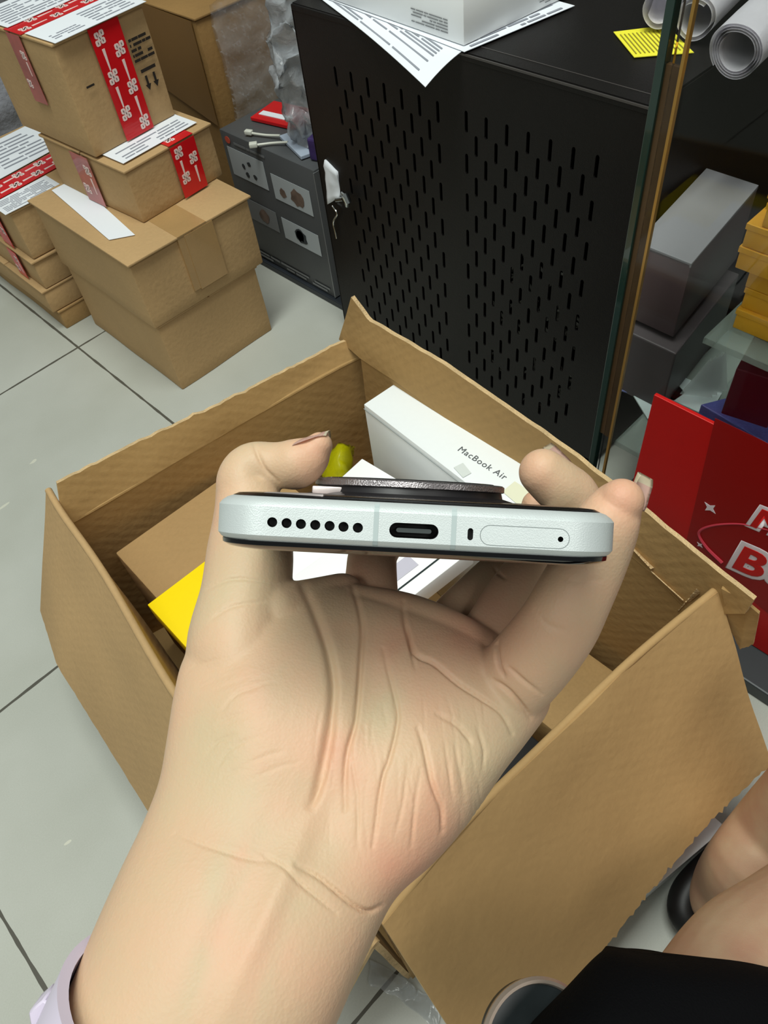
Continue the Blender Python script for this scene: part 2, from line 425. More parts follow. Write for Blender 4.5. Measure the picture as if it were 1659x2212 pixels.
R4 = radians(4.5)
tb4 = carton('cardboard_box', 'tall brown parcel with a wide red tape band and arrows, topmost of the aisle stack',
       0.3935, 0.5295, 1.006, 1.190, 0.3055, 0.443, rot=R4, seam='x', mats=(CARD, CARDEDGE), group='parcels stacked in the aisle', clear=False)
u4 = Vector((cos(R4), sin(R4), 0)); v4 = Vector((-sin(R4), cos(R4), 0)); c4 = Vector((0.4615, 1.098, 0))
def b4(x, y, z): return c4 + u4 * (x - 0.459) + v4 * (y - 1.098) + Z * z
bm = bmesh.new()
tape(bm, b4(0.463, 1.0025, 0.442), b4(0.463, 1.0025, 0.307), u4, 0.046, -v4, 3)
tape(bm, b4(0.388, 1.088, 0.4435), b4(0.530, 1.088, 0.4435), v4, 0.040, Z, 3)
mesh_obj('red_tape', bm, [RED, TAPEW, INKD], tb4)
bm = bmesh.new(); tape(bm, b4(0.3877, 1.088, 0.442), b4(0.3877, 1.088, 0.36), v4, 0.030, -u4, 1)
mesh_obj('red_tape', bm, [MATS['red_tape_faded'], TAPEW, INKD], tb4)
bm = bmesh.new()      # printed handling marks, upside down on the turned box
fo = b4(0.494, 1.0028, 0.405)
print_lines(bm, b4(0.490, 1.0028, 0.385), u4, Z, -v4, 0.034, 0.030, 5, 0, 5, th=0.55)
def fq(x0, x1, z0, z1): add_slab(bm, [b4(x0, 1.0028, z0), b4(x1, 1.0028, z0), b4(x1, 1.0028, z1), b4(x0, 1.0028, z1)], -v4, -0.0002, 0)
fq(0.494, 0.518, 0.3725, 0.3765)
for xa in (0.499, 0.512):
    fq(xa - .0017, xa + .0017, 0.357, 0.368)
    add_slab(bm, [b4(xa - .0045, 1.0028, 0.3575), b4(xa, 1.0028, 0.350), b4(xa + .0045, 1.0028, 0.3575)], -v4, -0.0002, 0)
fq(0.412, 0.424, 0.385, 0.3875)
mesh_obj('handling_marks', bm, INKD, tb4)
LB = [b4(0.392, 0.998, .4445), b4(0.530, 0.998, .4445), b4(0.530, 1.064, .4445), b4(0.392, 1.064, .4445)]
paper('shipping_label', 'printed white label along the front edge on top of the tall parcel',
      LB, Z, [(b4(0.46, 1.004, .4445), u4, v4, 0.06, 0.05, 6, 11), (b4(0.40, 1.006, .4445), u4, v4, 0.045, 0.02, 3, 12)], group='white labels in the parcel stacks')
paper('shipping_label', 'printed white sheet at the back of the tall parcel top, behind the red tape',
      [b4(0.392, 1.103, .4448), b4(0.530, 1.103, .4448), b4(0.530, 1.19, .4448), b4(0.392, 1.19, .4448)], Z,
      [(b4(0.40, 1.108, .4448), u4, v4, 0.12, 0.07, 8, 13)], group='white labels in the parcel stacks')

# left stack, four boxes
GL = 'parcels in the left stack'
carton('cardboard_box', 'flat brown parcel on the floor at the bottom of the left stack', 0.306, 0.50, 1.172, 1.42, 0.0, 0.036, seam='x', group=GL, clear=False, mats=(CARD2, CARDEDGE))
carton('cardboard_box', 'brown parcel with frayed corner, second from the bottom of the left stack', 0.297, 0.49, 1.173, 1.43, 0.037, 0.079, seam='x', group=GL, clear=False)
tl = carton('cardboard_box', 'brown parcel with red tape down its side, third from the bottom of the left stack', 0.304, 0.49, 1.172, 1.42, 0.080, 0.130, seam='x', group=GL, clear=False)
bm = bmesh.new(); tape(bm, (0.3005, 1.235, 0.129), (0.3005, 1.235, 0.082), Y, 0.03, -X, 1); mesh_obj('red_tape', bm, [RED, TAPEW, INKD], tl)
tl = carton('cardboard_box', 'brown parcel under a large white label, topmost of the left stack', 0.309, 0.50, 1.173, 1.42, 0.131, 0.211, seam='x', group=GL, clear=False)
bm = bmesh.new()
tape(bm, (0.304, 1.245, 0.2125), (0.505, 1.262, 0.2125), Y, 0.05, Z, 5)
tape(bm, (0.3055, 1.245, 0.210), (0.3055, 1.245, 0.133), Y, 0.035, -X, 2)
mesh_obj('red_tape', bm, [RED, TAPEW, INKD], tl)
for k in range(2): bm = bmesh.new(); add_slab(bm, [Vector((0.385 + k * .012, 1.1695, 0.148)), Vector((0.392 + k * .012, 1.1695, 0.148)), Vector((0.389 + k * .012, 1.1695, 0.160 - k * .004))], -Y, -0.0002, 0); mesh_obj('printed_mark', bm, INKD, tl)
paper('shipping_label', 'large printed white label on the left stack, near its front corner',
      [Vector((0.302, 1.168, .2132)), Vector((0.400, 1.168, .2132)), Vector((0.400, 1.222, .2132)), Vector((0.302, 1.216, .2132))], Z,
      [(Vector((0.308, 1.172, .2132)), X, Y, 0.085, 0.04, 9, 21)], group='white labels in the parcel stacks')
paper('shipping_label', 'printed white label on the left stack, behind the red tape',
      [Vector((0.302, 1.272, .2132)), Vector((0.47, 1.290, .2132)), Vector((0.47, 1.41, .2132)), Vector((0.302, 1.40, .2132))], Z,
      [(Vector((0.31, 1.295, .2132)), X, Y, 0.15, 0.1, 8, 22)], group='white labels in the parcel stacks')

# bubble-wrapped roll far left
bm = bmesh.new()
bb = [(0.50, 1.66, 0.0), (0.50, 1.66, 0.12), (0.51, 1.655, 0.26), (0.52, 1.65, 0.36)]
Qb = catmull([(*q, r) for q, r in zip(bb, (0.10, 0.115, 0.115, 0.09))], 30)
add_tube(bm, [q[:3] for q in Qb], [q[3] for q in Qb], 48)
for v in bm.verts:
    v.co += (v.co - Vector((0.51, 1.655, v.co.z))).normalized() * (0.012 * noise.noise(v.co * 22) + 0.003 * noise.noise(v.co * 120)) if v.co.z > 0.001 else Vector()
tag(mesh_obj('wrapped_bundle', bm, mat('bubble_wrap', (150, 152, 160), 0.25, var=0.3, vscale=18, bump=1.0, bscale=110, coat=0.5), smooth=True),
    'grey bubble-wrapped bundle standing behind the left stack', 'wrapped package')

# tall brown carton behind, in clear film
tt = carton('cardboard_box', 'large tall brown carton in clear plastic film, behind the grey product box', 0.679, 1.02, 1.132, 1.55, 0.0, 0.36, seam='y', mats=(mat('carton_dull', (148, 114, 66), 0.75, var=.14, vscale=9, bump=.3, bscale=120), CARDEDGE), lip=0.003)
bm = bmesh.new(); add_slab(bm, [Vector((0.6755, 1.25, 0.13)), Vector((0.6755, 1.263, 0.13)), Vector((0.6755, 1.263, 0.185)), Vector((0.6755, 1.25, 0.185))], -X, -0.0004, 0)
mesh_obj('printed_mark', bm, INKD, tt)
bm = bmesh.new(); add_slab(bm, [Vector((0.6755, 1.14, 0.20)), Vector((0.6755, 1.40, 0.25)), Vector((0.6755, 1.40, 0.36)), Vector((0.6755, 1.14, 0.355))], -X, -0.0004, 0)
mesh_obj('packing_tape', bm, mat('brown_tape', (128, 92, 40), 0.35, var=0.1), tt)
FILM = mat('clear_film', (225, 228, 232), 0.12, trans=0.0, alpha=0.25, bump=1.0, bscale=45, coat=1.0)
# film sheet draped over the carton front
def crumple(name, f, nu, nv, m, label=None, cat=None, amp=0.01, sc=30, parent=None, seed=0):
    bm = bmesh.new(); G = []
    for j in range(nv + 1):
        row = []
        for i in range(nu + 1):
            q = Vector(f(i / nu, j / nv)); s = Vector((seed, seed * 2, 0))
            d = Vector((noise.noise(q * sc + s), noise.noise(q * sc + s + Vector((9, 0, 0))), noise.noise(q * sc + s + Vector((0, 9, 0)))))
            d += 0.4 * Vector((abs(noise.noise(q * sc * 2.7 + s)), noise.noise(q * sc * 2.7 + s), abs(noise.noise(q * sc * 2.7 - s))))
            row.append(bm.verts.new(q + d * amp))
        G.append(row)
    for j in range(nv):
        for i in range(nu): bm.faces.new([G[j][i], G[j][i + 1], G[j + 1][i + 1], G[j + 1][i]])
    bmesh.ops.solidify(bm, geom=bm.faces, thickness=0.0003)
    o = mesh_obj(name, bm, m, parent, smooth=True)
    if label: tag(o, label, cat)
    return o
crumple('plastic_film', lambda u, v: (0.70 + 0.30 * u, 1.122, 0.37 - 0.22 * v), 50, 40, FILM, 'sheet of clear wrinkled film hanging down the front of the tall carton', 'plastic film', 0.006, 22)

# ------------------------------------------------------------------ grey retail box with picture panels
GP = mat('grey_box_print', (80, 82, 84), 0.4, var=0.06, vscale=8)
tg = thing('product_box', 'dark grey retail box with four picture panels, standing beside the black cabinet', 'box', (0.69, 0.96, 0.0))
bm = bmesh.new(); add_box(bm, 0.636, 0.76, 0.850, 1.074, 0.012, 0.229, bevel=0.0015); mesh_obj('body', bm, GP, tg, smooth='auto')
FX = 0.6352
def panel(bm, y0, y1, z0, z1, mi, off=0.0): add_slab(bm, [Vector((FX - off, y0, z0)), Vector((FX - off, y1, z0)), Vector((FX - off, y1, z1)), Vector((FX - off, y0, z1))], -X, -0.0004, mi)
PW = mat('print_white', (176, 182, 186), 0.4); PG = mat('print_grey', (120, 122, 124), 0.4); PB = mat('print_brown', (110, 92, 82), 0.5, var=0.4, vscale=60); PD = mat('print_dark', (52, 56, 60), 0.4)
def blobs(bm, y, z, r, mi, seed, n=14):
    rd = random.Random(seed); add_slab(bm, [Vector((FX - .0008, y + r * cos(2 * pi * k / n) * rd.uniform(.7, 1.1), z + r * .9 * sin(2 * pi * k / n) * rd.uniform(.7, 1.1))) for k in range(n)], -X, -0.0002, mi)
for i, (y0, y1, z0, z1, m0) in enumerate(((0.972, 1.062, 0.160, 0.206, PW), (0.868, 0.958, 0.152, 0.193, MATS['print_white']), (0.968, 1.055, 0.088, 0.124, PG), (0.866, 0.955, 0.084, 0.121, PW))):
    bm = bmesh.new(); panel(bm, y0, y1, z0, z1, 0)
    cy_, cz_ = (y0 + y1) / 2, (z0 + z1) / 2
    if i == 0:
        for a, b_ in ((-.006, .008), (.010, .0), (-.016, -.010), (.004, -.012)): blobs(bm, cy_ + a, cz_ + b_, 0.005, 1, int(1e3 * a) + 50)
    elif i == 1:
        blobs(bm, cy_ - .012, cz_ - .002, 0.017, 2, 3); blobs(bm, cy_ + .022, cz_ - .004, 0.009, 2, 4)
    elif i == 2: blobs(bm, cy_ - .01, cz_, 0.014, 2, 6)
    else: blobs(bm, cy_, cz_, 0.0165, 1, 7); blobs(bm, cy_ + .002, cz_ + .001, 0.012, 3, 8)
    mesh_obj('picture_panel', bm, [m0, PD, PB, PG], tg)
bm = bmesh.new(); n_ = 20
add_slab(bm, [Vector((FX - .0004, 1.055 + .0065 * cos(2 * pi * k / n_), 0.2175 + .0055 * sin(2 * pi * k / n_))) for k in range(n_)], -X, -0.0004, 0)
mesh_obj('round_emblem', bm, mat('orange_red', (206, 84, 62), 0.4), tg)
bm = bmesh.new(); print_lines(bm, Vector((FX - .0004, 0.86, 0.016)), Y, Z, -X, 0.19, 0.012, 2, 0, 31, .6); mesh_obj('small_print', bm, PG, tg); bm = bmesh.new()
print_lines(bm, Vector((FX - .0004, 0.96, 0.213)), Y, Z, -X, 0.085, 0.006, 1, 0, 32, .6)
mesh_obj('small_print', bm, PG, tg)
bm = bmesh.new(); add_box(bm, 0.6345, 0.76, 0.8488, 0.8505, 0.014, 0.226); mesh_obj('side_label', bm, mat('silver_print', (138, 140, 142), 0.35, metal=0.3), tg)
bm = bmesh.new(); add_box(bm, 0.63, 0.77, 0.80, 1.08, 0.0, 0.0115, bevel=0.002); tag(mesh_obj('flat_tray', bm, mat('dark_plastic', (44, 48, 54), 0.4)), 'thin dark tray on the floor under the grey product box', 'tray')

# things lying on the grey box
BAG = mat('plastic_bag', (205, 210, 216), 0.14, alpha=0.62, bump=1.0, bscale=90, coat=1.0, var=0.2, vscale=30)
def bagf(u, v):
    a = 2 * pi * u; r = (0.028 + 0.030 * sin(pi * min(1, v * .9 + .12))) * (1 + .15 * sin(3 * a))
    return (0.700 + r * 0.9 * cos(a), 0.90 + r * 0.9 * sin(a) - 0.02 * v, 0.236 + 0.25 * v)
crumple('plastic_bag', bagf, 60, 50, BAG, 'crumpled clear plastic bag standing on the grey product box by the cabinet', 'plastic bag', 0.017, 42, seed=4)
bm = bmesh.new(); add_box(bm, 0.690, 0.75, 0.955, 1.055, 0.2305, 0.236, bevel=0.001, rot=0.2); 
o = mesh_obj('bag_card', bm, [RED], None); tag(o, 'red and white flat packet lying on the grey product box', 'packet')
bm = bmesh.new(); add_box(bm, 0.700, 0.712, 0.985, 1.045, 0.2362, 0.2370, rot=0.2); mesh_obj('white_stripe', bm, PAPER, o)
bm = bmesh.new(); add_box(bm, 0.655, 0.715, 0.875, 0.955, 0.2305, 0.236, bevel=0.001, rot=-0.3)
tag(mesh_obj('padded_packet', bm, mat('pale_blue_packet', (176, 188, 205), 0.4)), 'pale blue-white flat packet under the plastic bag on the grey box', 'packet')
def cable(name, label, pts, r, m, head=None):
    bm = bmesh.new(); Q = catmull(pts, 40); add_tube(bm, Q, [r] * 40, 10)
    if head:
        a = Vector(Q[0]); d = (Vector(Q[0]) - Vector(Q[2])).normalized(); s = d.cross(Z).normalized()
        add_hex(bm, [a - s * head - Z * .002, a + s * head - Z * .002, a + s * head + d * .012 - Z * .002, a - s * head + d * .012 - Z * .002],
                [a - s * head + Z * .004, a + s * head + Z * .004, a + s * head + d * .012 + Z * .004, a - s * head + d * .012 + Z * .004], bevel=.001)
    return tag(mesh_obj(name, bm, m, smooth='auto'), label, 'cable')
WC = mat('white_plastic', (215, 216, 205), 0.35)
cable('charging_cable', 'upper of two white cables with plugs on the grey product box', [onz(545, 288, .234), onz(575, 292, .2335), onz(605, 293, .236)], 0.0018, WC, 0.004)
cable('charging_cable', 'lower of two white cables with plugs on the grey product box', [onz(556, 313, .234), onz(590, 309, .2335), onz(622, 307, .236)], 0.0018, WC, 0.005)
bm = bmesh.new(); add_box(bm, 0.655, 0.685, 0.852, 0.880, 0.2300, 0.262, bevel=0.003, rot=.3)
tag(mesh_obj('perfume_carton', bm, mat('purple_box', (58, 44, 92), 0.35, var=.5, vscale=60)), 'small purple patterned box on the corner of the grey product box', 'box')
# hanging padlock with seal by the cabinet edge
th_ = thing('sealed_padlock', 'small silver lock in a white paper sleeve hanging at the cabinet edge', 'lock', onx(720, 400, .60))
bm = bmesh.new(); a = onx(700, 345, .603); b = onx(728, 372, .603); c = onx(732, 428, .603); d = onx(708, 440, .603)
add_slab(bm, [a, b, c, d], -X, 0.006, 0); bmesh.ops.subdivide_edges(bm, edges=bm.edges, cuts=6, use_grid_fill=True)
for v in bm.verts: v.co += Vector((noise.noise(v.co * 80), noise.noise(v.co * 80 + X), 0)) * 0.003
mesh_obj('paper_sleeve', bm, PAPER, th_, smooth=True)
bm = bmesh.new(); add_tube(bm, [onx(727, 432, .598), onx(742, 430, .594)], [0.003, 0.003], 12); add_tube(bm, [onx(740, 418, .596), onx(746, 424, .592), onx(751, 434, .592), onx(750, 444, .595)], [.003, .005, .005, .003], 12)
mesh_obj('lock_barrel', bm, mat('chrome', (200, 205, 205), 0.15, metal=1.0), th_, smooth='auto')
bm = bmesh.new(); Q = catmull([onx(718, 445, .60), onx(728, 462, .598), onx(720, 480, .60), onx(724, 500, .60), onx(727, 515, .60)], 30); add_tube(bm, Q, [0.0012] * 30, 8)
mesh_obj('chain', bm, MATS['chrome'], th_, smooth='auto')

# ------------------------------------------------------------------ black slotted cabinet
tc_ = thing('metal_cabinet', 'black metal cabinet with rows of slotted vents in its front panel', 'cabinet', (0.80, 0.56, 0))
CX0, CZ = 0.605, 0.455
bm = bmesh.new()
ys0, ys1 = 0.328, 0.7955
pit, hz, zt = 0.0267, 0.0225, 0.392
cols = []            # (y centre, z offset)
for base in (0.734, 0.534):
    for i in range(13): cols.append((base - i * pit / 2, 0 if i % 2 == 0 else -hz))
halfw, sl, sw = pit / 4, 0.0115, 0.0021
zb = 0.03
def pill(yc, zc, n=3):
    out = []
    for k in range(2 * n + 2):
        pass
    a = [(yc + sw * cos(t), zc + sl - sw + sw * sin(t)) for t in np.linspace(0, pi, n + 1)]
    b = [(yc + sw * cos(t), zc - sl + sw + sw * sin(t)) for t in np.linspace(pi, 2 * pi, n + 1)]
    return a + b
def P3(y, z, x=CX0): return Vector((x, y, z))
edges_y = sorted({ys0, ys1} | {round(c[0] - halfw, 6) for c in cols} | {round(c[0] + halfw, 6) for c in cols})
def fillq(y0, y1, z0, z1):
    if y1 - y0 > 1e-5 and z1 - z0 > 1e-5: bm.faces.new([bm.verts.new(P3(*q)) for q in ((y0, z0), (y1, z0), (y1, z1), (y0, z1))])
done = []
for yc, zo in cols:
    y0, y1 = yc - halfw, yc + halfw; done.append((y0, y1)); z = zt + zo
    fillq(y0, y1, z + hz, CZ)
    while z - hz > zb:
        z0, z1 = z - hz, z + hz
        pl = pill(yc, z); n = len(pl) // 2
        hv = [bm.verts.new(P3(*q)) for q in pl]
        hb = [bm.verts.new(P3(*q, x=CX0 + 0.002)) for q in pl]
        cr = [bm.verts.new(P3(*q)) for q in ((y1, z1), (y0, z1), (y0, z0), (y1, z0))]
        bm.faces.new([cr[0], cr[1]] + hv[:n][::-1]); bm.faces.new([cr[1], cr[2], hv[n], hv[n - 1]])
        bm.faces.new([cr[2], cr[3]] + hv[n:][::-1]); bm.faces.new([cr[3], cr[0], hv[0], hv[-1]])
        for k in range(len(hv)): bm.faces.new([hv[k], hb[k], hb[(k + 1) % len(hb)], hv[(k + 1) % len(hv)]])
        z -= 2 * hz
    fillq(y0, y1, 0.012, z + hz)
yl = [ys0] + sorted(sum([[a, b] for a, b in done], [])) + [ys1]
for a, b in zip(yl[::2], yl[1::2]): fillq(a, b, 0.012, CZ)
bmesh.ops.remove_doubles(bm, verts=bm.verts, dist=1e-5)
add_box(bm, CX0, CX0 + 0.0005, ys0, ys1, CZ - 0.0005, CZ); 
mesh_obj('vented_panel', bm, BLACKM, tc_)
bm = bmesh.new()
add_box(bm, CX0, 1.06, ys0 - .001, ys0 + .001, 0.012, CZ); add_box(bm, CX0, 1.06, ys1 - .001, ys1 + .001, 0.012, CZ); add_box(bm, 1.058, 1.06, ys0, ys1, 0.012, CZ)
add_box(bm, CX0, 1.06, ys0, ys1, 0.012, 0.014)
mesh_obj('housing', bm, BLACKM, tc_)
bm = bmesh.new(); add_box(bm, CX0 + 0.002, 1.06, ys0, ys1, CZ - 0.002, 0.4575); add_box(bm, CX0 - 0.001, CX0 + 0.018, ys0, ys1, CZ - 0.004, 0.4568, bevel=.0008)
mesh_obj('top_panel', bm, BLACKM, tc_)
bm = bmesh.new(); add_box(bm, CX0 - .0013, CX0 - .0002, ys0, .62, CZ + .0003, CZ + .0022)
add_box(bm, CX0 + .0185, CX0 + .0195, ys0, .62, .4575, .4578); mesh_obj('edge_highlight', bm, mat('highlight_grey', (74, 70, 68), .35), tc_)  # paler strips paint in the highlight along the top edge and seam
for q in ((0.62, 0.345), (0.62, 0.775), (1.03, 0.345), (1.03, 0.775)):
    bm = bmesh.new(); add_tube(bm, [(q[0], q[1], 0), (q[0], q[1], 0.013)], [.012, .012], 16); mesh_obj('foot', bm, mat('rubber', (20, 20, 20), 0.8), tc_)
bm = bmesh.new()    # wiring and fans inside, seen through the slots
rd = random.Random(3)
for k in range(26):
    q0 = Vector((0.625 + rd.random() * .02, 0.36 + rd.random() * .16, 0.03 + rd.random() * .2)); pts = [q0]
    for j in range(4): pts.append(pts[-1] + Vector((rd.uniform(-.006, .01), rd.uniform(-.03, .03), rd.uniform(-.03, .03))))
    Q = catmull(pts, 16); add_tube(bm, Q, [0.0016] * 16, 6)
mesh_obj('internal_wiring', bm, mat('wiring', (150, 150, 140), 0.5), tc_)

# papers, box, note and rolls on the cabinet
ZT = 0.4578
def bent(name, label, cat, pts, lines=None, drop=0.0, m=PAPER, group=None):
    """sheet whose part overhanging the cabinet edge bends slightly down"""
    bm = bmesh.new(); nn = 24
    a, b, c, d = [Vector(q) for q in pts]; G = []
    for j in range(nn + 1):
        row = []
        for i in range(nn + 1):
            q = a.lerp(b, i / nn).lerp(d.lerp(c, i / nn), j / nn)
            ov = max(0, CX0 - q.x); q = q + Vector((0, 0, -drop * ov * ov * 60)); row.append(bm.verts.new(q))
        G.append(row)
    G2 = [[bm.verts.new(v.co - Z * .0004) for v in r] for r in G]
    for j in range(nn):
        for i in range(nn):
            bm.faces.new([G[j][i], G[j][i + 1], G[j + 1][i + 1], G[j + 1][i]]); bm.faces.new([G2[j][i], G2[j + 1][i], G2[j + 1][i + 1], G2[j][i + 1]])
    if lines:
        rd = random.Random(lines[0])
        for r in range(lines[1]):
            v = lines[2] + (lines[3] - lines[2]) * r / lines[1]; x = 0.08
            while x < .9:
                l = rd.uniform(.04, .3); x1 = min(.92, x + l)
                if rd.random() > .35:
                    def sp(u, v):
                        q = a.lerp(b, u).lerp(d.lerp(c, u), v); ov = max(0, CX0 - q.x); return q + Vector((0, 0, -drop * ov * ov * 60 + .0006))
                    dv = (lines[3] - lines[2]) / lines[1] * .22
                    add_quad(bm, [sp(x, v - dv), sp(x1, v - dv), sp(x1, v + dv), sp(x, v + dv)], 1)
                x = x1 + .02
    o = mesh_obj(name, bm, [m, INK], smooth=False, recalc=False); return tag(o, label, cat, group)
a = onz(918, 168, ZT + .001); b = onz(1015, 98, ZT + .001); e = onz(668, -22, ZT + .001)
bent('paper_sheet', 'printed white document overhanging the cabinet edge, under the white retail box', 'paper', [a, e, e + (b - a) * 1.9, a + (b - a) * 1.9], (5, 26, .06, .94), drop=.035, group='printed documents on the cabinet')
a = onz(1003, 112, ZT + .002); b = onz(1242, 12, ZT + .002)
bent('paper_sheet', 'printed white document whose long edge sticks out right of the white retail box', 'paper', [a, b, b + Vector((.02, .25, 0)), a + Vector((.03, .25, 0))], (6, 30, .02, .9), group='printed documents on the cabinet')
tw = thing('retail_box', 'white retail box with an orange logo on top of the black cabinet', 'box', (0.68, 0.65, ZT))
bm = bmesh.new(); add_box(bm, 0.611, 0.775, 0.541, 0.815, 0.4605, 0.502, bevel=0.0012, rot=radians(-5), piv=(0.611, 0.541)); mesh_obj('body', bm, WHITEG, tw, smooth='auto')
rr = radians(-5); wu = Vector((cos(rr), sin(rr), 0)); wv_ = Vector((-sin(rr), cos(rr), 0)); w0 = Vector((0.611, 0.541, 0))
bm = bmesh.new(); cc = w0 + wu * 0.088 - wv_ * .0006 + Z * 0.4945
add_slab(bm, [cc + wu * (.0058 * math.copysign(abs(cos(t)) ** .6, cos(t))) + Z * (.0058 * math.copysign(abs(sin(t)) ** .6, sin(t))) for t in np.linspace(0, 2 * pi, 24, endpoint=False)], -wv_, -.0003, 0)
mesh_obj('orange_logo', bm, mat('orange', (226, 104, 60), 0.4), tw)
bm = bmesh.new(); print_lines(bm, w0 + wv_ * 0.022 - wu * .0004 + Z * .466, wv_, Z, -wu, 0.055, 0.014, 5, 0, 41, .3); mesh_obj('small_print', bm, PG, tw); bm = bmesh.new()
print_lines(bm, w0 + wu * 0.105 - wv_ * .0008 + Z * .464, wu, Z, -wv_, 0.05, 0.008, 3, 0, 42, .3)
mesh_obj('small_print', bm, PG, tw)
YN = mat('yellow_paper', (240, 232, 60), 0.6)
bm = bmesh.new(); yq = [onz(*q, ZT + .0006) for q in ((1325, 70), (1370, 125), (1500, 114), (1440, 56))]
add_slab(bm, yq, Z, -.0006, 0)
for k in range(12):
    t = .06 + k * .075
    p0 = yq[1].lerp(yq[2], t).lerp(yq[0].lerp(yq[3], t), .1); p1 = yq[1].lerp(yq[2], t).lerp(yq[0].lerp(yq[3], t), .85)
    add_slab(bm, [p0 + Z * .001, p0 + (yq[2] - yq[1]) * .02 + Z * .001, p1 + (yq[2] - yq[1]) * .02 + Z * .001, p1 + Z * .001], Z, -.0002, 1)
tag(mesh_obj('yellow_note', bm, [YN, mat('ink_olive', (150, 140, 40), 0.8)]), 'bright yellow printed slip lying on the black cabinet', 'note')
def paper_roll(label, p0, p1, r, turns, seed, m):
    p0, p1 = Vector(p0), Vector(p1); ax = (p1 - p0).normalized(); u = ax.cross(Z).normalized(); v = u.cross(ax); n = int(turns * 40); nl = 8
    bm = bmesh.new(); rows = []
    for j in range(nl + 1):
        row = []
        for i in range(n + 1):
            t = 2 * pi * i / 40 + seed; rad = r * (0.62 + 0.38 * i / n) * (1 + .03 * sin(3 * t + j))
            row.append(bm.verts.new(p0.lerp(p1, j / nl) + (u * cos(t) + v * sin(t)) * rad))
        rows.append(row)
    for j in range(nl):
        for i in range(n): bm.faces.new([rows[j][i], rows[j][i + 1], rows[j + 1][i + 1], rows[j + 1][i]])
    bmesh.ops.solidify(bm, geom=bm.faces, thickness=0.0007)
    return tag(mesh_obj('paper_roll', bm, m, smooth='auto'), label, 'paper roll', 'rolled papers on the cabinet')
RP = mat('roll_paper', (240, 238, 244), 0.6, var=.05)
e1 = onz(1590, 112, .482); paper_roll('thick white paper roll with its open end showing, overhanging the cabinet edge', e1, e1 + Vector((.24, .005, .035)), 0.0235, 4.2, 2.6, RP)
e1 = onz(1500, 40, .480); paper_roll('curled white paper roll behind the glass edge, left of the open-ended roll', e1, e1 + Vector((.20, .03, .01)), 0.020, 2.2, 1.0, RP)
e1 = onz(1425, 20, .480); paper_roll('loosely curled white sheet above the yellow slip on the cabinet', e1, e1 + Vector((.16, .07, .01)), 0.018, 1.5, 3.6, RP)

# ------------------------------------------------------------------ glass display case
GLS = mat('case_glass', (246, 248, 246), 0.02, trans=1.0, ior=1.2, spec=.5)
GEDGE = mat('glass_edge_green', (24, 52, 46), 0.2, coat=.5)
tg2 = thing('display_case', 'glass display case with green-edged pane right of the black cabinet', 'display case', (0.7, 0.05, 0))
XF = 0.50
bm = bmesh.new(); add_box(bm, XF, XF + .004, -0.35, 0.262, 0.022, 0.80); mesh_obj('front_pane', bm, GLS, tg2)
bm = bmesh.new(); add_box(bm, XF - .001, XF + .008, 0.2672, 0.2735, 0.0, 0.80, bevel=.0008); mesh_obj('pane_edge', bm, GEDGE, tg2)
bm = bmesh.new(); add_box(bm, XF + .002, XF + .006, 0.256, 0.2672, 0.19, 0.540); mesh_obj('reflection_strip', bm, mat('brown_reflection', (84, 62, 36), 0.5, var=.2), tg2)  # opaque brown strip, paints in the reflection at the glass corner
bm = bmesh.new(); add_box(bm, XF - .001, XF + .004, 0.2535, 0.2557, 0.02, 0.80); mesh_obj('corner_seam', bm, mat('gold_edge', (168, 130, 66), 0.3, metal=.4), tg2)
bm = bmesh.new(); add_box(bm, 0.455, 0.95, -0.35, 0.27, 0.0, 0.019, bevel=.002); mesh_obj('base_plinth', bm, mat('dark_grey_laminate', (56, 62, 64), 0.4), tg2)
bm = bmesh.new(); add_box(bm, 0.93, 0.95, -0.35, 0.325, 0.02, 0.80); mesh_obj('back_board', bm, mat('dark_brown_board', (52, 38, 30), 0.45, var=.2), tg2)
bm = bmesh.new(); add_box(bm, 0.522, 0.92, -0.33, 0.199, 0.3285, 0.3345); mesh_obj('glass_shelf', bm, mat('shelf_glass', (160, 176, 168), 0.05, alpha=.4), tg2)
bm = bmesh.new(); add_box(bm, 0.508, 0.925, -0.34, 0.252, 0.178, 0.184); o = mesh_obj('glass_shelf', bm, MATS['shelf_glass'], tg2)
# red board
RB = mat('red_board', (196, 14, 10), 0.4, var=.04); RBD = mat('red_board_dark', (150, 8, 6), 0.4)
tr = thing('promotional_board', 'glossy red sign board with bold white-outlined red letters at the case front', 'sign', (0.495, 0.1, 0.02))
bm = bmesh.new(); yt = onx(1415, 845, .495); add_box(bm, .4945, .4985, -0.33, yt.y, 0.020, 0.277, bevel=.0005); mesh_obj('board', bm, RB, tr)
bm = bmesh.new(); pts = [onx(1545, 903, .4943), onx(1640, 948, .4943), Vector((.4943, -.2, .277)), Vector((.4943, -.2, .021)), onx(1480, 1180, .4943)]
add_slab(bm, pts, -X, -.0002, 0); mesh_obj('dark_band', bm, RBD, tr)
WO = mat('sign_white', (236, 226, 230), 0.5); SR = mat('sign_red', (205, 24, 20), 0.45)
def sign_word(txt, pbl, ptl, pbr_dir, size_px=None):
    o0 = onx(*pbl, .4938); up = onx(*ptl, .4938) - o0; right = (onx(*pbr_dir, .4938) - o0).normalized()
    s = up.length / 0.70
    for nm, off, dx, m_, in (('letter_outline', 0.14, 0.0, WO), ('letter_face', 0.035, -.0006, SR)):
        b_ = text_bm(txt, 1.0, 0, ext=0.0001, bev=off)
        place_bm(b_, o0 + Vector((dx, 0, 0)), right * s, up.normalized() * s, .0003 / off)
        mesh_obj(nm, b_, m_, tr, recalc=False)
sign_word('M', (1618, 1132), (1643, 1098), (1659, 1149))
sign_word('BO', (1578, 1221), (1604, 1178), (1659, 1258))
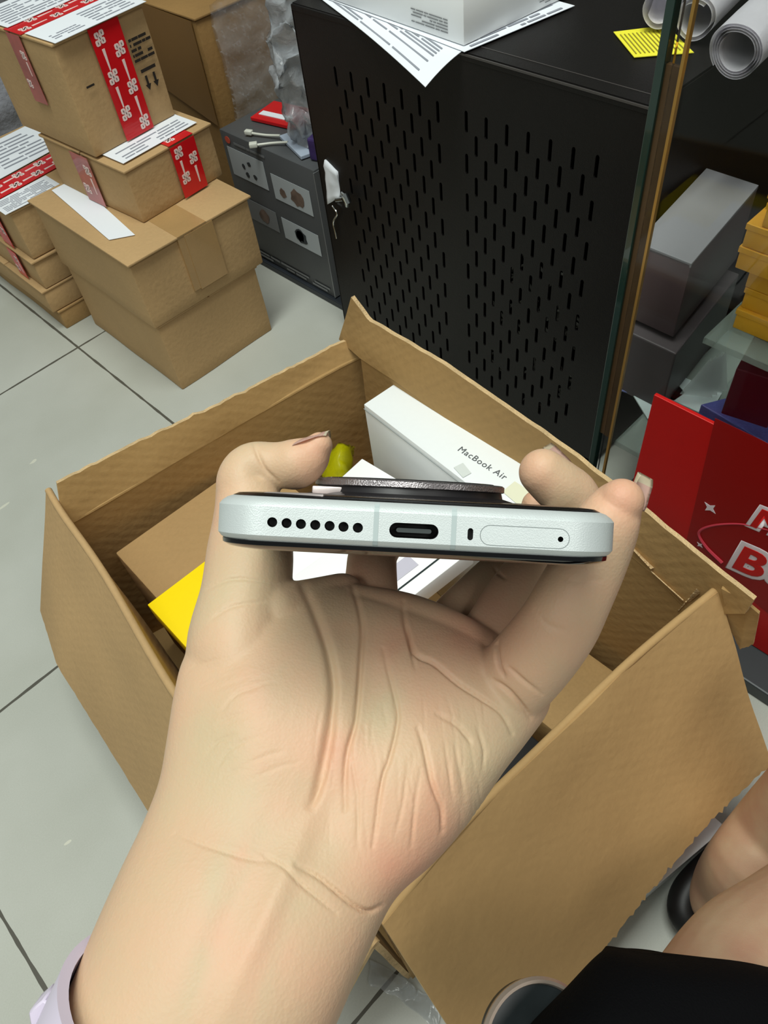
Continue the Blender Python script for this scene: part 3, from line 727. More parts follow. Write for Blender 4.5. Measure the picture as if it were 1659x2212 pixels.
def star(px, py, r):
    c = onx(px, py, .4938); b_ = bmesh.new(); add_slab(b_, [c + Y * (r * (1 if k % 2 == 0 else .4) * cos(2 * pi * k / 8 + .5)) + Z * (r * (1 if k % 2 == 0 else .4) * sin(2 * pi * k / 8 + .5)) for k in range(8)], -X, -.0003, 0)
    mesh_obj('star_mark', b_, WO, tr)
star(1534, 1097, .0075); star(1512, 1177, .004)
bm = bmesh.new(); Q = catmull([onx(1659, 1145, .494), onx(1600, 1132, .494), onx(1540, 1135, .494), onx(1510, 1150, .494), onx(1525, 1180, .494), onx(1560, 1215, .494)], 40)
add_tube(bm, Q, list(np.linspace(.0006, .0022, 40)), 6); mesh_obj('orbit_mark', bm, mat('pink_red', (196, 62, 78), .5), tr)

# inside the case
tq = thing('laptop_carton', 'grey lidded box behind the glass, upper of the grey pair', 'box', (0.65, .28, .27))
p1, p2, p3 = onz(1495, 570, .35), onz(1640, 400, .35), onz(1527, 363, .35); p4 = p1 + (p3 - p2)
bm = bmesh.new(); hi = [p1, p2, p3, p4]; add_hex(bm, [Vector((q.x, q.y, .268)) for q in hi], hi, bevel=.0015)
mesh_obj('body', bm, mat('mauve_grey', (84, 68, 70), 0.5, var=.1), tq, smooth='auto')
bm = bmesh.new(); add_hex(bm, [q - Z * .004 for q in hi], [q + Z * .0006 for q in hi], bevel=.0006); mesh_obj('lid', bm, mat('grey_lid', (138, 138, 142), 0.5, var=.04), tq)
sh = Vector((-.012, -.012, 0))
bm = bmesh.new(); lo = [Vector((q.x, q.y, .185)) + sh for q in hi]; add_hex(bm, lo, [Vector((q.x, q.y, .262)) + sh for q in hi], bevel=.0015)
tag(mesh_obj('laptop_carton', bm, mat('dark_grey_box', (74, 68, 70), 0.5, var=.1)), 'dark grey box with pale rim behind the glass, under the grey lidded box', 'box')
OY = mat('amber_yellow', (232, 170, 34), 0.45, var=.06, vscale=30)
zc = .335
for k in range(8):
    x0 = .548 + random.uniform(-.004, .004) + (-.006 if k > 2 else 0); y1 = .190 + random.uniform(-.003, .002) + (.008 if k in (3, 4) else 0)
    bm = bmesh.new(); h_ = .0195; add_box(bm, x0, x0 + .11, y1 - .075, y1, zc, zc + h_ - .0006, bevel=.0008)
    bm.faces.ensure_lookup_table()
    o = mesh_obj('phone_case_box', bm, OY, smooth='auto')
    bm = bmesh.new(); add_box(bm, x0 - .001, x0 + .111, y1 - .076, y1 + .001, zc + h_ * .72, zc + h_ - .0004, bevel=.0005); mesh_obj('lid', bm, OY, o)
    tag(o, ['lowest amber yellow box on the glass shelf, base of the yellow stack', 'amber yellow box second from the bottom of the yellow stack', 'amber yellow box third from the bottom of the yellow stack',
            'jutting amber yellow box, lower of the two that stick out of the yellow stack', 'jutting amber yellow box, upper of the two that stick out of the yellow stack',
            'amber yellow box sixth from the bottom of the yellow stack', 'amber yellow box second from the top of the yellow stack', 'topmost amber yellow box of the yellow stack'][k], 'box', 'stack of yellow boxes in the case')
    zc += h_
bm = bmesh.new(); q = [onz(1515, 872, .235), onz(1602, 850, .235), onz(1720, 905, .235), onz(1690, 975, .235)]
add_hex(bm, [v - Z * .022 for v in q], q, bevel=.001); bm2 = None
tag(mesh_obj('tablet_box', bm, mat('blue_violet_print', (78, 84, 150), 0.3, var=.45, vscale=14)), 'flat blue and violet printed box behind the red sign board', 'box')
LP = mat('leaflet', (190, 204, 204), 0.5, var=.05); LB_ = mat('leaflet_blue', (96, 104, 150), 0.5, var=.2)
for lab, pts, m_ in (('pale leaflet lying on the lower glass shelf by the case corner', ((1330, 790), (1440, 800), (1480, 850), (1400, 905)), LP),
                     ('blue-violet leaflet at the left end of the lower glass shelf', ((1345, 745), (1372, 775), (1362, 850), (1330, 840)), LB_),
                     ('white leaflet behind the top edge of the red sign board', ((1440, 800), (1560, 850), (1530, 900), (1420, 850)), LP)):
    q = [onz(*v, .186) for v in pts]; bm = bmesh.new(); add_slab(bm, q, Z, -.0015); tag(mesh_obj('leaflet', bm, m_), lab, 'leaflet', 'leaflets in the display case')
bm = bmesh.new(); AC = mat('acrylic', (225, 235, 235), 0.05, alpha=.35, coat=1)
b0, b1, tp = onz(1470, 850, .20), onz(1540, 858, .20), onz(1510, 855, .20); tp = Vector((b0.x, b0.y, .25)).lerp(Vector((b1.x, b1.y, .25)), .6)
for k in range(4):
    s = Vector((.006 * k, -.002 * k, 0)); add_slab(bm, [b0 + s, b1 + s, tp + s], (b1 - b0).cross(tp - b0), .0012)
tag(mesh_obj('acrylic_stand', bm, AC), 'small clear acrylic stand with thin fins inside the case', 'display stand')
bm = bmesh.new(); q = onz(1590, 850, .26); add_box(bm, q.x, q.x + .06, q.y - .03, q.y + .012, .2, .29, bevel=.001, rot=.2); tag(mesh_obj('maroon_box', bm, mat('maroon', (104, 12, 34), .45)), 'dark maroon box standing under the glass shelf', 'box')

# ------------------------------------------------------------------ big open carton in the foreground
to = thing('open_carton', 'large open cardboard carton with bent-out flaps in the foreground, filled with boxes', 'cardboard box', (0.21, 0.31, 0))
ZR = 0.25
A_, B_, C_, D_ = Vector((.0625, .564, 0)), Vector((.379, .492, 0)), Vector((.366, .077, 0)), Vector((.028, .101, 0))
def up(v, z): return Vector((v.x, v.y, z))
cm = [CARDIN, CARDEDGE]
CAB = [ony(136, 1136, .564), ony(207, 1097, .558), ony(482, 935, .532), ony(714, 803, .504), ony(792, 764, .494)]
CBC = [onx(783, 772, .380), onx(860, 822, .378), onx(1100, 1000, .375), onx(1370, 1200, .370), onx(1475, 1300, .368), onx(1500, 1325, .367)]
HL = [onz(104, 1058, ZR), onz(135, 1110, ZR), onz(225, 1240, ZR), onz(380, 1502, ZR), onz(600, 1790, ZR), onz(812, 2040, ZR)]
HR = [onz(822, 1992, ZR), onz(990, 1790, ZR), onz(1180, 1602, ZR), onz(1370, 1420, ZR), onz(1545, 1275, ZR)]
for nm, a, b, tops, bu in (('side_panel', A_, B_, CAB, .0), ('side_panel', B_, C_, CBC, .0), ('side_panel', D_, C_, HR, .0), ('side_panel', A_, D_, HL, .0)):
    sheet(nm, [up(a, .004), up(b, .004)], tops, .0045, cm, to, nu=30, nv=10, bulge=bu, wrink=.003, seed=int(a.x * 1000))
bm = bmesh.new(); add_hex(bm, [up(v, 0) for v in (D_, C_, B_, A_)], [up(v, .0045) for v in (D_, C_, B_, A_)]); mesh_obj('bottom_panel', bm, CARDIN, to)
# upright flap, far left side
top = [ony(122, 1042, .573), ony(300, 952, .560), ony(470, 873, .537), ony(640, 787, .520), ony(782, 716, .505)]
sheet('flap', CAB, top, .0045, cm, to, nu=60, nv=8, rag=.002, wrink=.002, seed=3)
# upright flap, far right side
top = [onx(762, 640, .392), onx(800, 690, .391), onx(955, 780, .386), onx(1100, 880, .382), onx(1250, 985, .379), onx(1400, 1105, .376), onx(1520, 1205, .372), onx(1632, 1292, .366)]
bot = [Vector((.386, .520, ZR + .008))] + CBC + [Vector((.364, .050, ZR + .002))]
for cr_ in (CAB, CBC):
    bm = bmesh.new(); Q = catmull([tuple(q) for q in cr_], 60); add_tube(bm, Q, [.0027] * 60, 10); mesh_obj('fold_crease', bm, CARDIN, to, smooth='auto')
sheet('flap', bot, top, .0045, cm, to, nu=90, nv=8, rag=.0022, wrink=.0025, seed=5)
# hanging flap, left
hin = HL
out = [onz(91, 1318, .115), onz(128, 1435, .11), onz(225, 1590, .105), onz(325, 1752, .10), onz(500, 2010, .10), onz(690, 2260, .10)]
sheet('flap', hin, out, .0045, [CARD, CARDEDGE], to, nu=80, nv=12, rag=.0015, wrink=.003, bulge=.0, seed=8)
# hanging flap, near right
hin = HR
out = [onz(1044, 2338, .10), onz(1222, 2125, .10), onz(1400, 1905, .10), onz(1530, 1755, .105), onz(1652, 1642, .11)]
sheet('flap', hin, out, .0045, [mat('cardboard_flap', (186, 150, 100), 0.8, var=.07, vscale=8, bump=.3, bscale=100, rib=.05), CARDEDGE], to, nu=110, nv=16, rag=.004, wrink=.0055, curl=-.004, seed=12)
for hl_, m_ in ((HL, CARD), (HR, MATS['cardboard_flap'])):
    bm = bmesh.new(); Q = catmull([tuple(q) for q in hl_], 60); add_tube(bm, [(q[0], q[1], q[2] - .0008) for q in Q], [.0033] * 60, 12); mesh_obj('fold_crease', bm, m_, to, smooth='auto')
# torn strip at the right corner
sheet('torn_strip', [onz(1560, 1268, .262), onz(1600, 1290, .258), onz(1640, 1325, .25)], [onz(1575, 1350, .22), onz(1600, 1400, .20), onz(1628, 1390, .205)], .003, [CARDIN, CARDEDGE], to, nu=20, nv=6, rag=.003, wrink=.005, seed=15)
# torn paper skin along the fold inside
for pa, pb, sd in (((1368, 1188), (1408, 1232), 1), ((1408, 1236), (1478, 1298), 2), ((1466, 1322), (1506, 1272), 3)):
    a, b = onx(*pa, .368), onx(*pb, .366)
    sheet('torn_edge', [a, b], [a + Vector((-.003, 0, .005)), b + Vector((-.003, 0, .005))], .0008, [CARDEDGE, CARDEDGE], to, nu=24, nv=3, rag=.002, ragb=.002, wrink=.006, seed=20 + sd)

# contents
bm = bmesh.new(); add_box(bm, .072, .245, .215, .528, .006, .188, bevel=.002, rot=radians(-2))
tag(mesh_obj('inner_carton', bm, mat('brown_carton', (172, 138, 92), .8, var=.08, vscale=6, bump=.2, rib=.1), smooth='auto'), 'closed brown carton inside the big open carton, under the yellow box', 'cardboard box')
YB = mat('yellow_box', (255, 222, 0), 0.5, var=.03)
bm = bmesh.new(); a, b, c = onz(318, 1306, .215), onz(452, 1204, .215), onz(412, 1410, .215)
u_ = (c - a).normalized(); v_ = Vector((-u_.y, u_.x, 0));
hi = [a, a + u_ * .16, a + u_ * .16 + v_ * .11, a + v_ * .11]
add_hex(bm, [q - Z * .026 for q in hi], hi, bevel=.0008)
tag(mesh_obj('yellow_box', bm, YB, smooth='auto'), 'bright yellow box lying on the brown carton inside the open carton', 'box')
# tall white computer box
tm = thing('computer_box', 'tall slim white computer box standing on edge against the open carton wall', 'box', (.36, .26, .005))
m0, m1, m2 = onz(785, 875, .25), onz(887, 820, .25), onz(1120, 985, .25)
um = Vector((-.012, -.1475, 0)).normalized(); vm = Vector((-um.y, um.x, 0)); wid = .058; ln = .245
m0 = Vector((.3375, .4365, .25)); hi = [m0, m0 + vm * wid, m0 + vm * wid + um * ln, m0 + um * ln]
bm = bmesh.new(); add_hex(bm, [up(q, .005) for q in hi], hi, bevel=.001); mesh_obj('body', bm, WHITEB, tm, smooth='auto')
bm = bmesh.new(); add_hex(bm, [up(q, .2440) - vm * .0009 for q in (hi[0], hi[0] + vm * .0005, hi[3] + vm * .0005, hi[3])], [up(q, .2447) - vm * .0009 for q in (hi[0], hi[0] + vm * .0005, hi[3] + vm * .0005, hi[3])])
mesh_obj('lid_seam', bm, mat('seam_grey', (150, 156, 156), .6), tm)
b_ = text_bm('MacBook Air', 1.0, ext=.0001); s = .0165
ta = onz(987, 972, .2504); tb_ = onz(1078, 1030, .2504); tr_ = (tb_ - ta); sc_ = tr_.length / 5.35
place_bm(b_, ta, tr_.normalized() * sc_, Vector((-tr_.y, tr_.x, 0)).normalized() * sc_)
mesh_obj('lettering', b_, mat('ink_dark_grey', (84, 88, 90), .6), tm, recalc=False)
bm = bmesh.new(); q = [onz(1085, 1062, .2506), onz(1112, 1040, .2506), onz(1150, 1065, .2506), onz(1130, 1100, .2506)]; add_slab(bm, q, Z, -.0003); mesh_obj('cream_sticker', bm, mat('cream', (226, 226, 200), .5), tm)
bm = bmesh.new(); q = [onz(980, 1010, .2506), onz(1000, 1000, .2506), onz(1018, 1022, .2506), onz(1000, 1032, .2506)]; add_slab(bm, q, Z, -.0003); mesh_obj('grey_sticker', bm, mat('pale_grey', (212, 218, 214), .4), tm)
# white phone boxes
bm = bmesh.new(); a, b, c = onz(782, 990, .2175), onz(880, 1048, .2175), onz(700, 1060, .2175)
u_ = (b - a).normalized(); v_ = Vector((u_.y, -u_.x, 0))
hi = [a, a + u_ * .088, a + u_ * .088 + v_ * .145, a + v_ * .145]; add_hex(bm, [q - Z * .0015 - Z * .0225 for q in hi], hi, bevel=.001)
WB2 = mat('bright_white_box', (250, 250, 250), .4)
tag(mesh_obj('phone_box', bm, WB2, smooth='auto'), 'plain bright white phone box under the phone, beside the slim computer box', 'box')
tp_ = thing('phone_box', 'white phone box with a dark phone outline on its lid, seen below the phone', 'box', (.25, .28, .18))
a, b, c = onz(986, 1215, .235), onz(892, 1288, .235), onz(905, 1150, .235)
u_ = (b - a).normalized(); v_ = Vector((u_.y, -u_.x, 0)); v_ = v_ if (c - a).dot(v_) > 0 else -v_
hi = [a, a + u_ * .17, a + u_ * .17 + v_ * .085, a + v_ * .085]; hi = [q - u_ * .02 for q in hi]
bm = bmesh.new(); add_hex(bm, [q - Z * .022 for q in hi], hi, bevel=.001); mesh_obj('body', bm, WB2, tp_, smooth='auto')
bm = bmesh.new(); base = hi[0] + Z * .0004
loop = [base + u_ * (.012 + .006 * (1 - cos(t))) + v_ * (.018 - .006 * sin(t)) for t in np.linspace(0, pi / 2, 8)]
loop = [base + u_ * .035 + v_ * .014, base + u_ * .15 + v_ * .014]; Q = catmull([base + u_ * .012 + v_ * .07, base + u_ * .011 + v_ * .03, base + u_ * .013 + v_ * .019, base + u_ * .018 + v_ * .0145, base + u_ * .03 + v_ * .013, base + u_ * .15 + v_ * .013], 50)
add_tube(bm, Q, [.0008] * 50, 6)
mesh_obj('phone_outline', bm, mat('outline_dark', (30, 44, 46), .4), tp_)
bm = bmesh.new(); add_slab(bm, [base + u_ * .045 + v_ * .020, base + u_ * .14 + v_ * .020, base + u_ * .14 + v_ * .034, base + u_ * .045 + v_ * .034], Z, -.0002); mesh_obj('phone_picture', bm, mat('lilac_grey', (196, 192, 206), .4), tp_)
crumple('yellow_bag', lambda u, v: onz(705 + 70 * u - 20 * v, 960 + 70 * v + 10 * u, .16 + .03 * sin(pi * u)), 16, 16, mat('olive_yellow_film', (200, 196, 10), .25, var=.3, vscale=40, coat=.6), 'crumpled yellow plastic bag in the far corner of the open carton', 'plastic bag', .006, 40)
bm = bmesh.new(); add_box(bm, 0.262, .350, .095, .175, .006, .07, bevel=.002); tag(mesh_obj('inner_carton', bm, CARD2, smooth='auto'), 'low brown carton deep in the open carton, right of the palm', 'cardboard box')
bm = bmesh.new(); add_box(bm, .045, .235, .115, .20, .006, .10, bevel=.002); tag(mesh_obj('black_box', bm, mat('matte_black_box', (14, 12, 12), .6), smooth='auto'), 'black box in the dark near corner of the open carton', 'box')

# ------------------------------------------------------------------ floor bits near the camera
bm = bmesh.new(); q = [onz(1540, 1762, .04), onz(1568, 1787, .04), onz(1385, 1942, .04), onz(1330, 1900, .04)]; add_hex(bm, [up(v, .001) for v in q], q, bevel=.0005)
tag(mesh_obj('white_box', bm, WHITEG), 'flat white box on the floor, poking out from under the near flap', 'box')
crumple('plastic_wrap', lambda u, v: onz(800 + 150 * u, 2075 + 60 * v + 90 * u, .004), 30, 14, mat('floor_film', (215, 220, 222), .15, alpha=.35, coat=1.0), 'crumpled clear plastic wrap on the floor beside the near flap', 'plastic film', .008, 45, seed=2)

# ------------------------------------------------------------------ smartphone held in the hand
VP = np.array([870 - CX, 1070 - CY, F]); la = VP / np.linalg.norm(VP)
wa = np.array([cos(radians(2.83)), sin(radians(2.83)), 0]); wa -= la * wa.dot(la); wa /= np.linalg.norm(wa)
ta_ = np.cross(wa, la); ta_ = ta_ if ta_[1] < 0 else -ta_          # towards the back (camera-bump) side = up in the picture
D0 = .1377; c0 = np.array([(897.5 - CX) * D0 / F, (1141 - CY) * D0 / F, D0])
def ph(x, t, l): return cw(c0 + wa * x + ta_ * t + la * l)
PW_, PT, PL = .0759, .0085, .1615
tph = thing('smartphone', 'silver smartphone held bottom edge forward, showing charging port and speaker holes', 'smartphone', ph(0, 0, PL / 2))
def rr_outline(hw, l0, l1, r, n=10):
    pts = []
    for cx_, cy_, a0 in ((hw - r, l0 + r, -pi / 2), (hw - r, l1 - r, 0), (-hw + r, l1 - r, pi / 2), (-hw + r, l0 + r, pi)):
        for k in range(n + 1): t = a0 + pi / 2 * k / n; pts.append((cx_ + r * cos(t), cy_ + r * sin(t)))
    return pts
def phone_shell(levels, mats=None):
    bm = bmesh.new(); rings = []
    for t, ins in levels: rings.append([bm.verts.new(ph(x, t, l)) for x, l in rr_outline(PW_ / 2 - ins, ins, PL - ins, .0105 - ins * .6)])
    n = len(rings[0])
    for i in range(len(rings) - 1):
        for k in range(n): bm.faces.new([rings[i][k], rings[i][(k + 1) % n], rings[i + 1][(k + 1) % n], rings[i + 1][k]])
    bm.faces.new(rings[0][::-1]); bm.faces.new(rings[-1]); bmesh.ops.recalc_face_normals(bm, faces=bm.faces)
    return bm
fr = phone_shell([(-.0038, .0010), (-.0034, .0005), (-.0027, 0), (.0026, 0), (.0033, .0005), (.0040, .0014), (.0045, .0028)])
me = bpy.data.meshes.new('f'); fr.to_mesh(me); fr.free(); fo_ = bpy.data.objects.new('f', me); COL.objects.link(fo_)
def px2x(px, py):      # picture point on the near face -> (x, t)
    d = np.array([px - CX, py - CY, F]); s = (c0 @ la) / (d @ la); q = d * s - c0; return q @ wa, q @ ta_
cut = bmesh.new()
def stad(cx_, ct, w_, h_, n=10, along='x'):
    r = min(w_, h_) / 2; pts = []
    if w_ >= h_: cs = ((w_ / 2 - r, 0, -pi / 2), (-w_ / 2 + r, 0, pi / 2))
    else: cs = ((0, h_ / 2 - r, 0), (0, -h_ / 2 + r, pi))
    for dx, dt, a0 in cs:
        for k in range(n + 1): t = a0 + pi * k / n; pts.append((cx_ + dx + r * cos(t), ct + dt + r * sin(t)))
    return pts
def cutter(pts, d):
    a = [cut.verts.new(ph(x, t, -.001)) for x, t in pts]; b = [cut.verts.new(ph(x, t, d)) for x, t in pts]; n = len(pts)
    cut.faces.new(a); cut.faces.new(b[::-1])
    for k in range(n): cut.faces.new([a[k], b[k], b[(k + 1) % n], a[(k + 1) % n]])
holes = [(588, 1128), (619, 1130), (650, 1132), (681, 1134), (712, 1136), (742, 1138), (773, 1140)]
for q in holes: x, t = px2x(*q); cutter(stad(x, t, .00185, .0018), .0025)
ux_, ut = px2x(894, 1147); cutter(stad(ux_, ut, .0089, .0027), .006)
mx_, mt = px2x(1016, 1154); cutter(stad(mx_, mt, .0010, .0022), .0015)
px_, pt = px2x(1211, 1165); cutter(stad(px_, pt, .0010, .0010), .003)
bmesh.ops.recalc_face_normals(cut, faces=cut.faces)
mc = bpy.data.meshes.new('c'); cut.to_mesh(mc); cut.free(); co = bpy.data.objects.new('c', mc); COL.objects.link(co)
md = fo_.modifiers.new('b', 'BOOLEAN'); md.object = co; md.operation = 'DIFFERENCE'; md.solver = 'EXACT'
me2 = bpy.data.meshes.new_from_object(fo_.evaluated_get(bpy.context.evaluated_depsgraph_get()))
bpy.data.objects.remove(fo_); bpy.data.objects.remove(co)
bm = bmesh.new(); bm.from_mesh(me2); o = mesh_obj('frame', bm, SILV, tph, smooth='auto')
# dark linings of the openings
BK = mat('port_black', (8, 8, 8), .5)
def lining(name, pts, d0, d1, m_, sc=.98):
    bm = bmesh.new(); cx_ = sum(q[0] for q in pts) / len(pts); ct = sum(q[1] for q in pts) / len(pts)
    P_ = [(cx_ + (x - cx_) * sc, ct + (t - ct) * sc) for x, t in pts]; n = len(P_)
    a = [bm.verts.new(ph(x, t, d0)) for x, t in P_]; b = [bm.verts.new(ph(x, t, d1)) for x, t in P_]
    bm.faces.new(b)
    for k in range(n): bm.faces.new([a[k], a[(k + 1) % n], b[(k + 1) % n], b[k]])
    return mesh_obj(name, bm, m_, tph)
for q in holes: x, t = px2x(*q); lining('speaker_hole', stad(x, t, .00185, .0018), .0001, .0023, BK)
lining('charging_port', stad(ux_, ut, .0089, .0027), .0001, .0055, BK)
bm = bmesh.new(); P_ = stad(ux_, ut, .0064, .0008, 6)
a = [bm.verts.new(ph(x, t, .0008)) for x, t in P_]; b = [bm.verts.new(ph(x, t, .0055)) for x, t in P_]; bm.faces.new(a[::-1])
for k in range(len(P_)): bm.faces.new([a[k], a[(k + 1) % len(a)], b[(k + 1) % len(a)], b[k]])
mesh_obj('port_tongue', bm, mat('port_grey', (60, 66, 66), .4), tph)
lining('microphone_slot', stad(mx_, mt, .0010, .0022), .0001, .0013, BK)
lining('tray_pinhole', stad(px_, pt, .0010, .0010), .0001, .0028, BK)
# card tray outline (thin groove line) and antenna bands
def outline(name, pts, r, m_):
    bm = bmesh.new(); n = len(pts); P_ = [ph(x, t, .0) for x, t in pts]
    a, b = [], []
    cx_ = sum(q[0] for q in pts) / n; ct = sum(q[1] for q in pts) / n
    for x, t in pts:
        dx, dt = x - cx_, t - ct
        a.append(bm.verts.new(ph(x, t, -.00003))); 
    pin = stad(cx_, ct, (max(q[0] for q in pts) - min(q[0] for q in pts)) - 2 * r, (max(q[1] for q in pts) - min(q[1] for q in pts)) - 2 * r, (n - 2) // 2)
    b = [bm.verts.new(ph(x, t, -.00003)) for x, t in pin]
    for k in range(n): bm.faces.new([a[k], a[(k + 1) % n], b[(k + 1) % n], b[k]])
    return mesh_obj(name, bm, m_, tph)
sx, stt = px2x(1133.5, 1160); outline('card_tray_gap', stad(sx, stt, .0161, .0037, 10), .00011, mat('groove_grey', (120, 128, 128), .5))
for q in ((812, 1139), (980, 1147)):
    x, t = px2x(*q); bm = bmesh.new()
    prof = [(-.0038, .0010), (-.0034, .0005), (-.0027, 0), (.0026, 0), (.0033, .0005), (.0040, .0014)]
    L_ = [[bm.verts.new(ph(x + s * .00045, tt - 0, ins - .00005)) for tt, ins in prof] for s in (-1, 1)]
    for k in range(len(prof) - 1): bm.faces.new([L_[0][k], L_[1][k], L_[1][k + 1], L_[0][k + 1]])
    mesh_obj('antenna_band', bm, mat('antenna_grey', (176, 188, 188), .5), tph)
bm = phone_shell([(-.0057, .0060), (-.0056, .0036), (-.0052, .0018), (-.0046, .0009), (-.0038, .0008)]); mesh_obj('screen_glass', bm, GLASSB, tph, smooth='auto')
bm = phone_shell([(.0044, .0024), (.0049, .0034), (.0051, .006)])
mesh_obj('back_panel', bm, mat('back_black', (12, 10, 12), .25), tph, smooth='auto')
bm = bmesh.new()      # silver part of the back, left third
add_hex(bm, [ph(-.0305, .0042, .0046), ph(-.0172, .0042, .0030), ph(-.0172, .0042, .158), ph(-.0305, .0042, .155)],
        [ph(-.0285, .0052, .0060), ph(-.0172, .0054, .0035), ph(-.0172, .0054, .157), ph(-.0285, .0052, .154)], bevel=.0003)
mesh_obj('back_inlay', bm, mat('pinkish_silver', (178, 168, 166), .35, metal=.5), tph, smooth='auto')
def disc(name, xc, lc, levels, m_, parent, n=64):
    bm = bmesh.new(); R_ = [[bm.verts.new(ph(xc + r * cos(2 * pi * k / n), t, lc + r * sin(2 * pi * k / n))) for k in range(n)] for t, r in levels]
    for i in range(len(R_) - 1):
        for k in range(n): bm.faces.new([R_[i][k], R_[i][(k + 1) % n], R_[i + 1][(k + 1) % n], R_[i + 1][k]])
    bm.faces.new(R_[0]); bm.faces.new(R_[-1][::-1]); return mesh_obj(name, bm, m_, parent, smooth='auto')
bx, bl = -.0008, .079
bmp = disc('camera_base', bx, bl, [(.0045, .0295), (.0052, .0290), (.0060, .0262), (.0076, .0258)], mat('dark_rubber', (28, 26, 28), .4), tph)
ring = disc('camera_ring', bx, bl, [(.0076, .0262), (.0078, .0266), (.0092, .0266), (.0096, .0260), (.0097, .0240)], mat('ring_metal', (176, 170, 172), .25, metal=.9, bump=.3, bscale=2500), tph, n=180)
disc('lens_glass', bx, bl, [(.0097, .0238), (.0099, .0236)], GLASSB, tph)
bm = bmesh.new(); add_hex(bm, [ph(-.0262, .0052, .060), ph(-.0132, .0052, .060), ph(-.0132, .0052, .075), ph(-.0262, .0052, .075)], [ph(-.0262, .0072, .060), ph(-.0132, .0072, .060), ph(-.0132, .0072, .075), ph(-.0262, .0072, .075)], bevel=.0004)
mesh_obj('flash_block', bm, MATS['pinkish_silver'], tph, smooth='auto')

# ------------------------------------------------------------------ the hand
def skin_material(name, base=(206, 168, 138), amp=0.9):
    m = bpy.data.materials.new(name); m.use_nodes = True; N = m.node_tree.nodes; L = m.node_tree.links; b = N['Principled BSDF']
    tc = N.new('ShaderNodeTexCoord'); n = N.new('ShaderNodeTexNoise'); n.inputs['Scale'].default_value = 38; n.inputs['Detail'].default_value = 4
    L.new(tc.outputs['Object'], n.inputs['Vector'])
    at = N.new('ShaderNodeAttribute'); at.attribute_name = 'flush'
    ad = N.new('ShaderNodeMath'); ad.operation = 'MULTIPLY_ADD'; L.new(n.outputs[0], ad.inputs[0]); ad.inputs[1].default_value = amp; L.new(at.outputs['Fac'], ad.inputs[2])
    a2 = N.new('ShaderNodeMath'); a2.operation = 'ADD'; a2.inputs[1].default_value = .45 - amp / 2; L.new(ad.outputs[0], a2.inputs[0]); ad = a2
    cr = N.new('ShaderNodeValToRGB'); e = cr.color_ramp.elements
    e[0].position = .25; e[0].color = lin((194, 172, 140)) + (1,); e[1].position = 1.1 if False else 1.0; e[1].color = lin((206, 142, 118)) + (1,)
    x = cr.color_ramp.elements.new(.55); x.color = lin(base) + (1,)
    L.new(ad.outputs[0], cr.inputs[0]); L.new(cr.outputs[0], b.inputs['Base Color'])
    b.inputs['Roughness'].default_value = .52; b.inputs['Specular IOR Level'].default_value = .35
    b.inputs['Subsurface Weight'].default_value = .25; b.inputs['Subsurface Radius'].default_value = (.004, .0016, .0009); b.inputs['Subsurface Scale'].default_value = .22
    n2 = N.new('ShaderNodeTexVoronoi'); n2.inputs['Scale'].default_value = 1400; L.new(tc.outputs['Object'], n2.inputs['Vector'])
    n3 = N.new('ShaderNodeTexNoise'); n3.inputs['Scale'].default_value = 500; L.new(tc.outputs['Object'], n3.inputs['Vector'])
    bp = N.new('ShaderNodeBump'); bp.inputs['Strength'].default_value = .12; bp.inputs['Distance'].default_value = .0004; L.new(n2.outputs[0], bp.inputs['Height'])
    bp2 = N.new('ShaderNodeBump'); bp2.inputs['Strength'].default_value = .15; bp2.inputs['Distance'].default_value = .0005; L.new(n3.outputs[0], bp2.inputs['Height']); L.new(bp.outputs[0], bp2.inputs['Normal'])
    L.new(bp2.outputs[0], b.inputs['Normal']); return m
SKIN = skin_material('skin')
bm = bmesh.new()
add_loft(bm, [(20, 2420, 585, 2570, .150, .046), (92, 2262, 672, 2335, .153, .046), (150, 2140, 742, 2170, .157, .045), (208, 2000, 800, 2040, .162, .043),
              (262, 1880, 852, 1940, .167, .041), (310, 1780, 930, 1865, .172, .039), (345, 1690, 1005, 1780, .176, .037), (362, 1600, 1085, 1668, .180, .036),
              (378, 1500, 1140, 1598, .184, .035), (400, 1420, 1185, 1530, .188, .033), (455, 1350, 1180, 1470, .192, .030), (545, 1295, 1130, 1415, .197, .026),
              (640, 1262, 1045, 1360, .202, .021), (700, 1246, 940, 1318, .206, .015)], ex=2.25)
# thenar and thumb
add_limb(bm, [(640, 1640, .190, 110), (560, 1520, .188, 116), (520, 1410, .1895, 116), (533, 1280, .196, 98), (541, 1185, .203, 92), (538, 1110, .207, 76), (532, 1062, .208, 66)])
add_limb(bm, [(541, 1185, .203, 90), (537, 1080, .207, 70), (534, 1035, .208, 65), (552, 1010, .208, 57), (600, 1005, .207, 50), (640, 1002, .206, 56), (672, 982, .205, 46), (690, 962, .204, 30)])
# little finger
add_limb(bm, [(1050, 1530, .189, 84), (1132, 1445, .182, 88), (1200, 1360, .176, 86), (1240, 1285, .174, 82), (1280, 1205, .173, 76), (1312, 1130, .171, 70), (1334, 1092, .170, 58), (1342, 1082, .169, 50)])
# ring finger
add_limb(bm, [(1000, 1450, .200, 70), (1060, 1370, .203, 64), (1110, 1290, .206, 62), (1170, 1210, .208, 60), (1225, 1130, .210, 60), (1240, 1080, .209, 58), (1205, 1048, .206, 57), (1172, 1020, .204, 52)])
# middle finger
add_limb(bm, [(930, 1400, .212, 60), (990, 1325, .217, 52), (1045, 1268, .222, 48), (1105, 1210, .226, 46), (1150, 1150, .228, 42), (1158, 1090, .228, 32)])
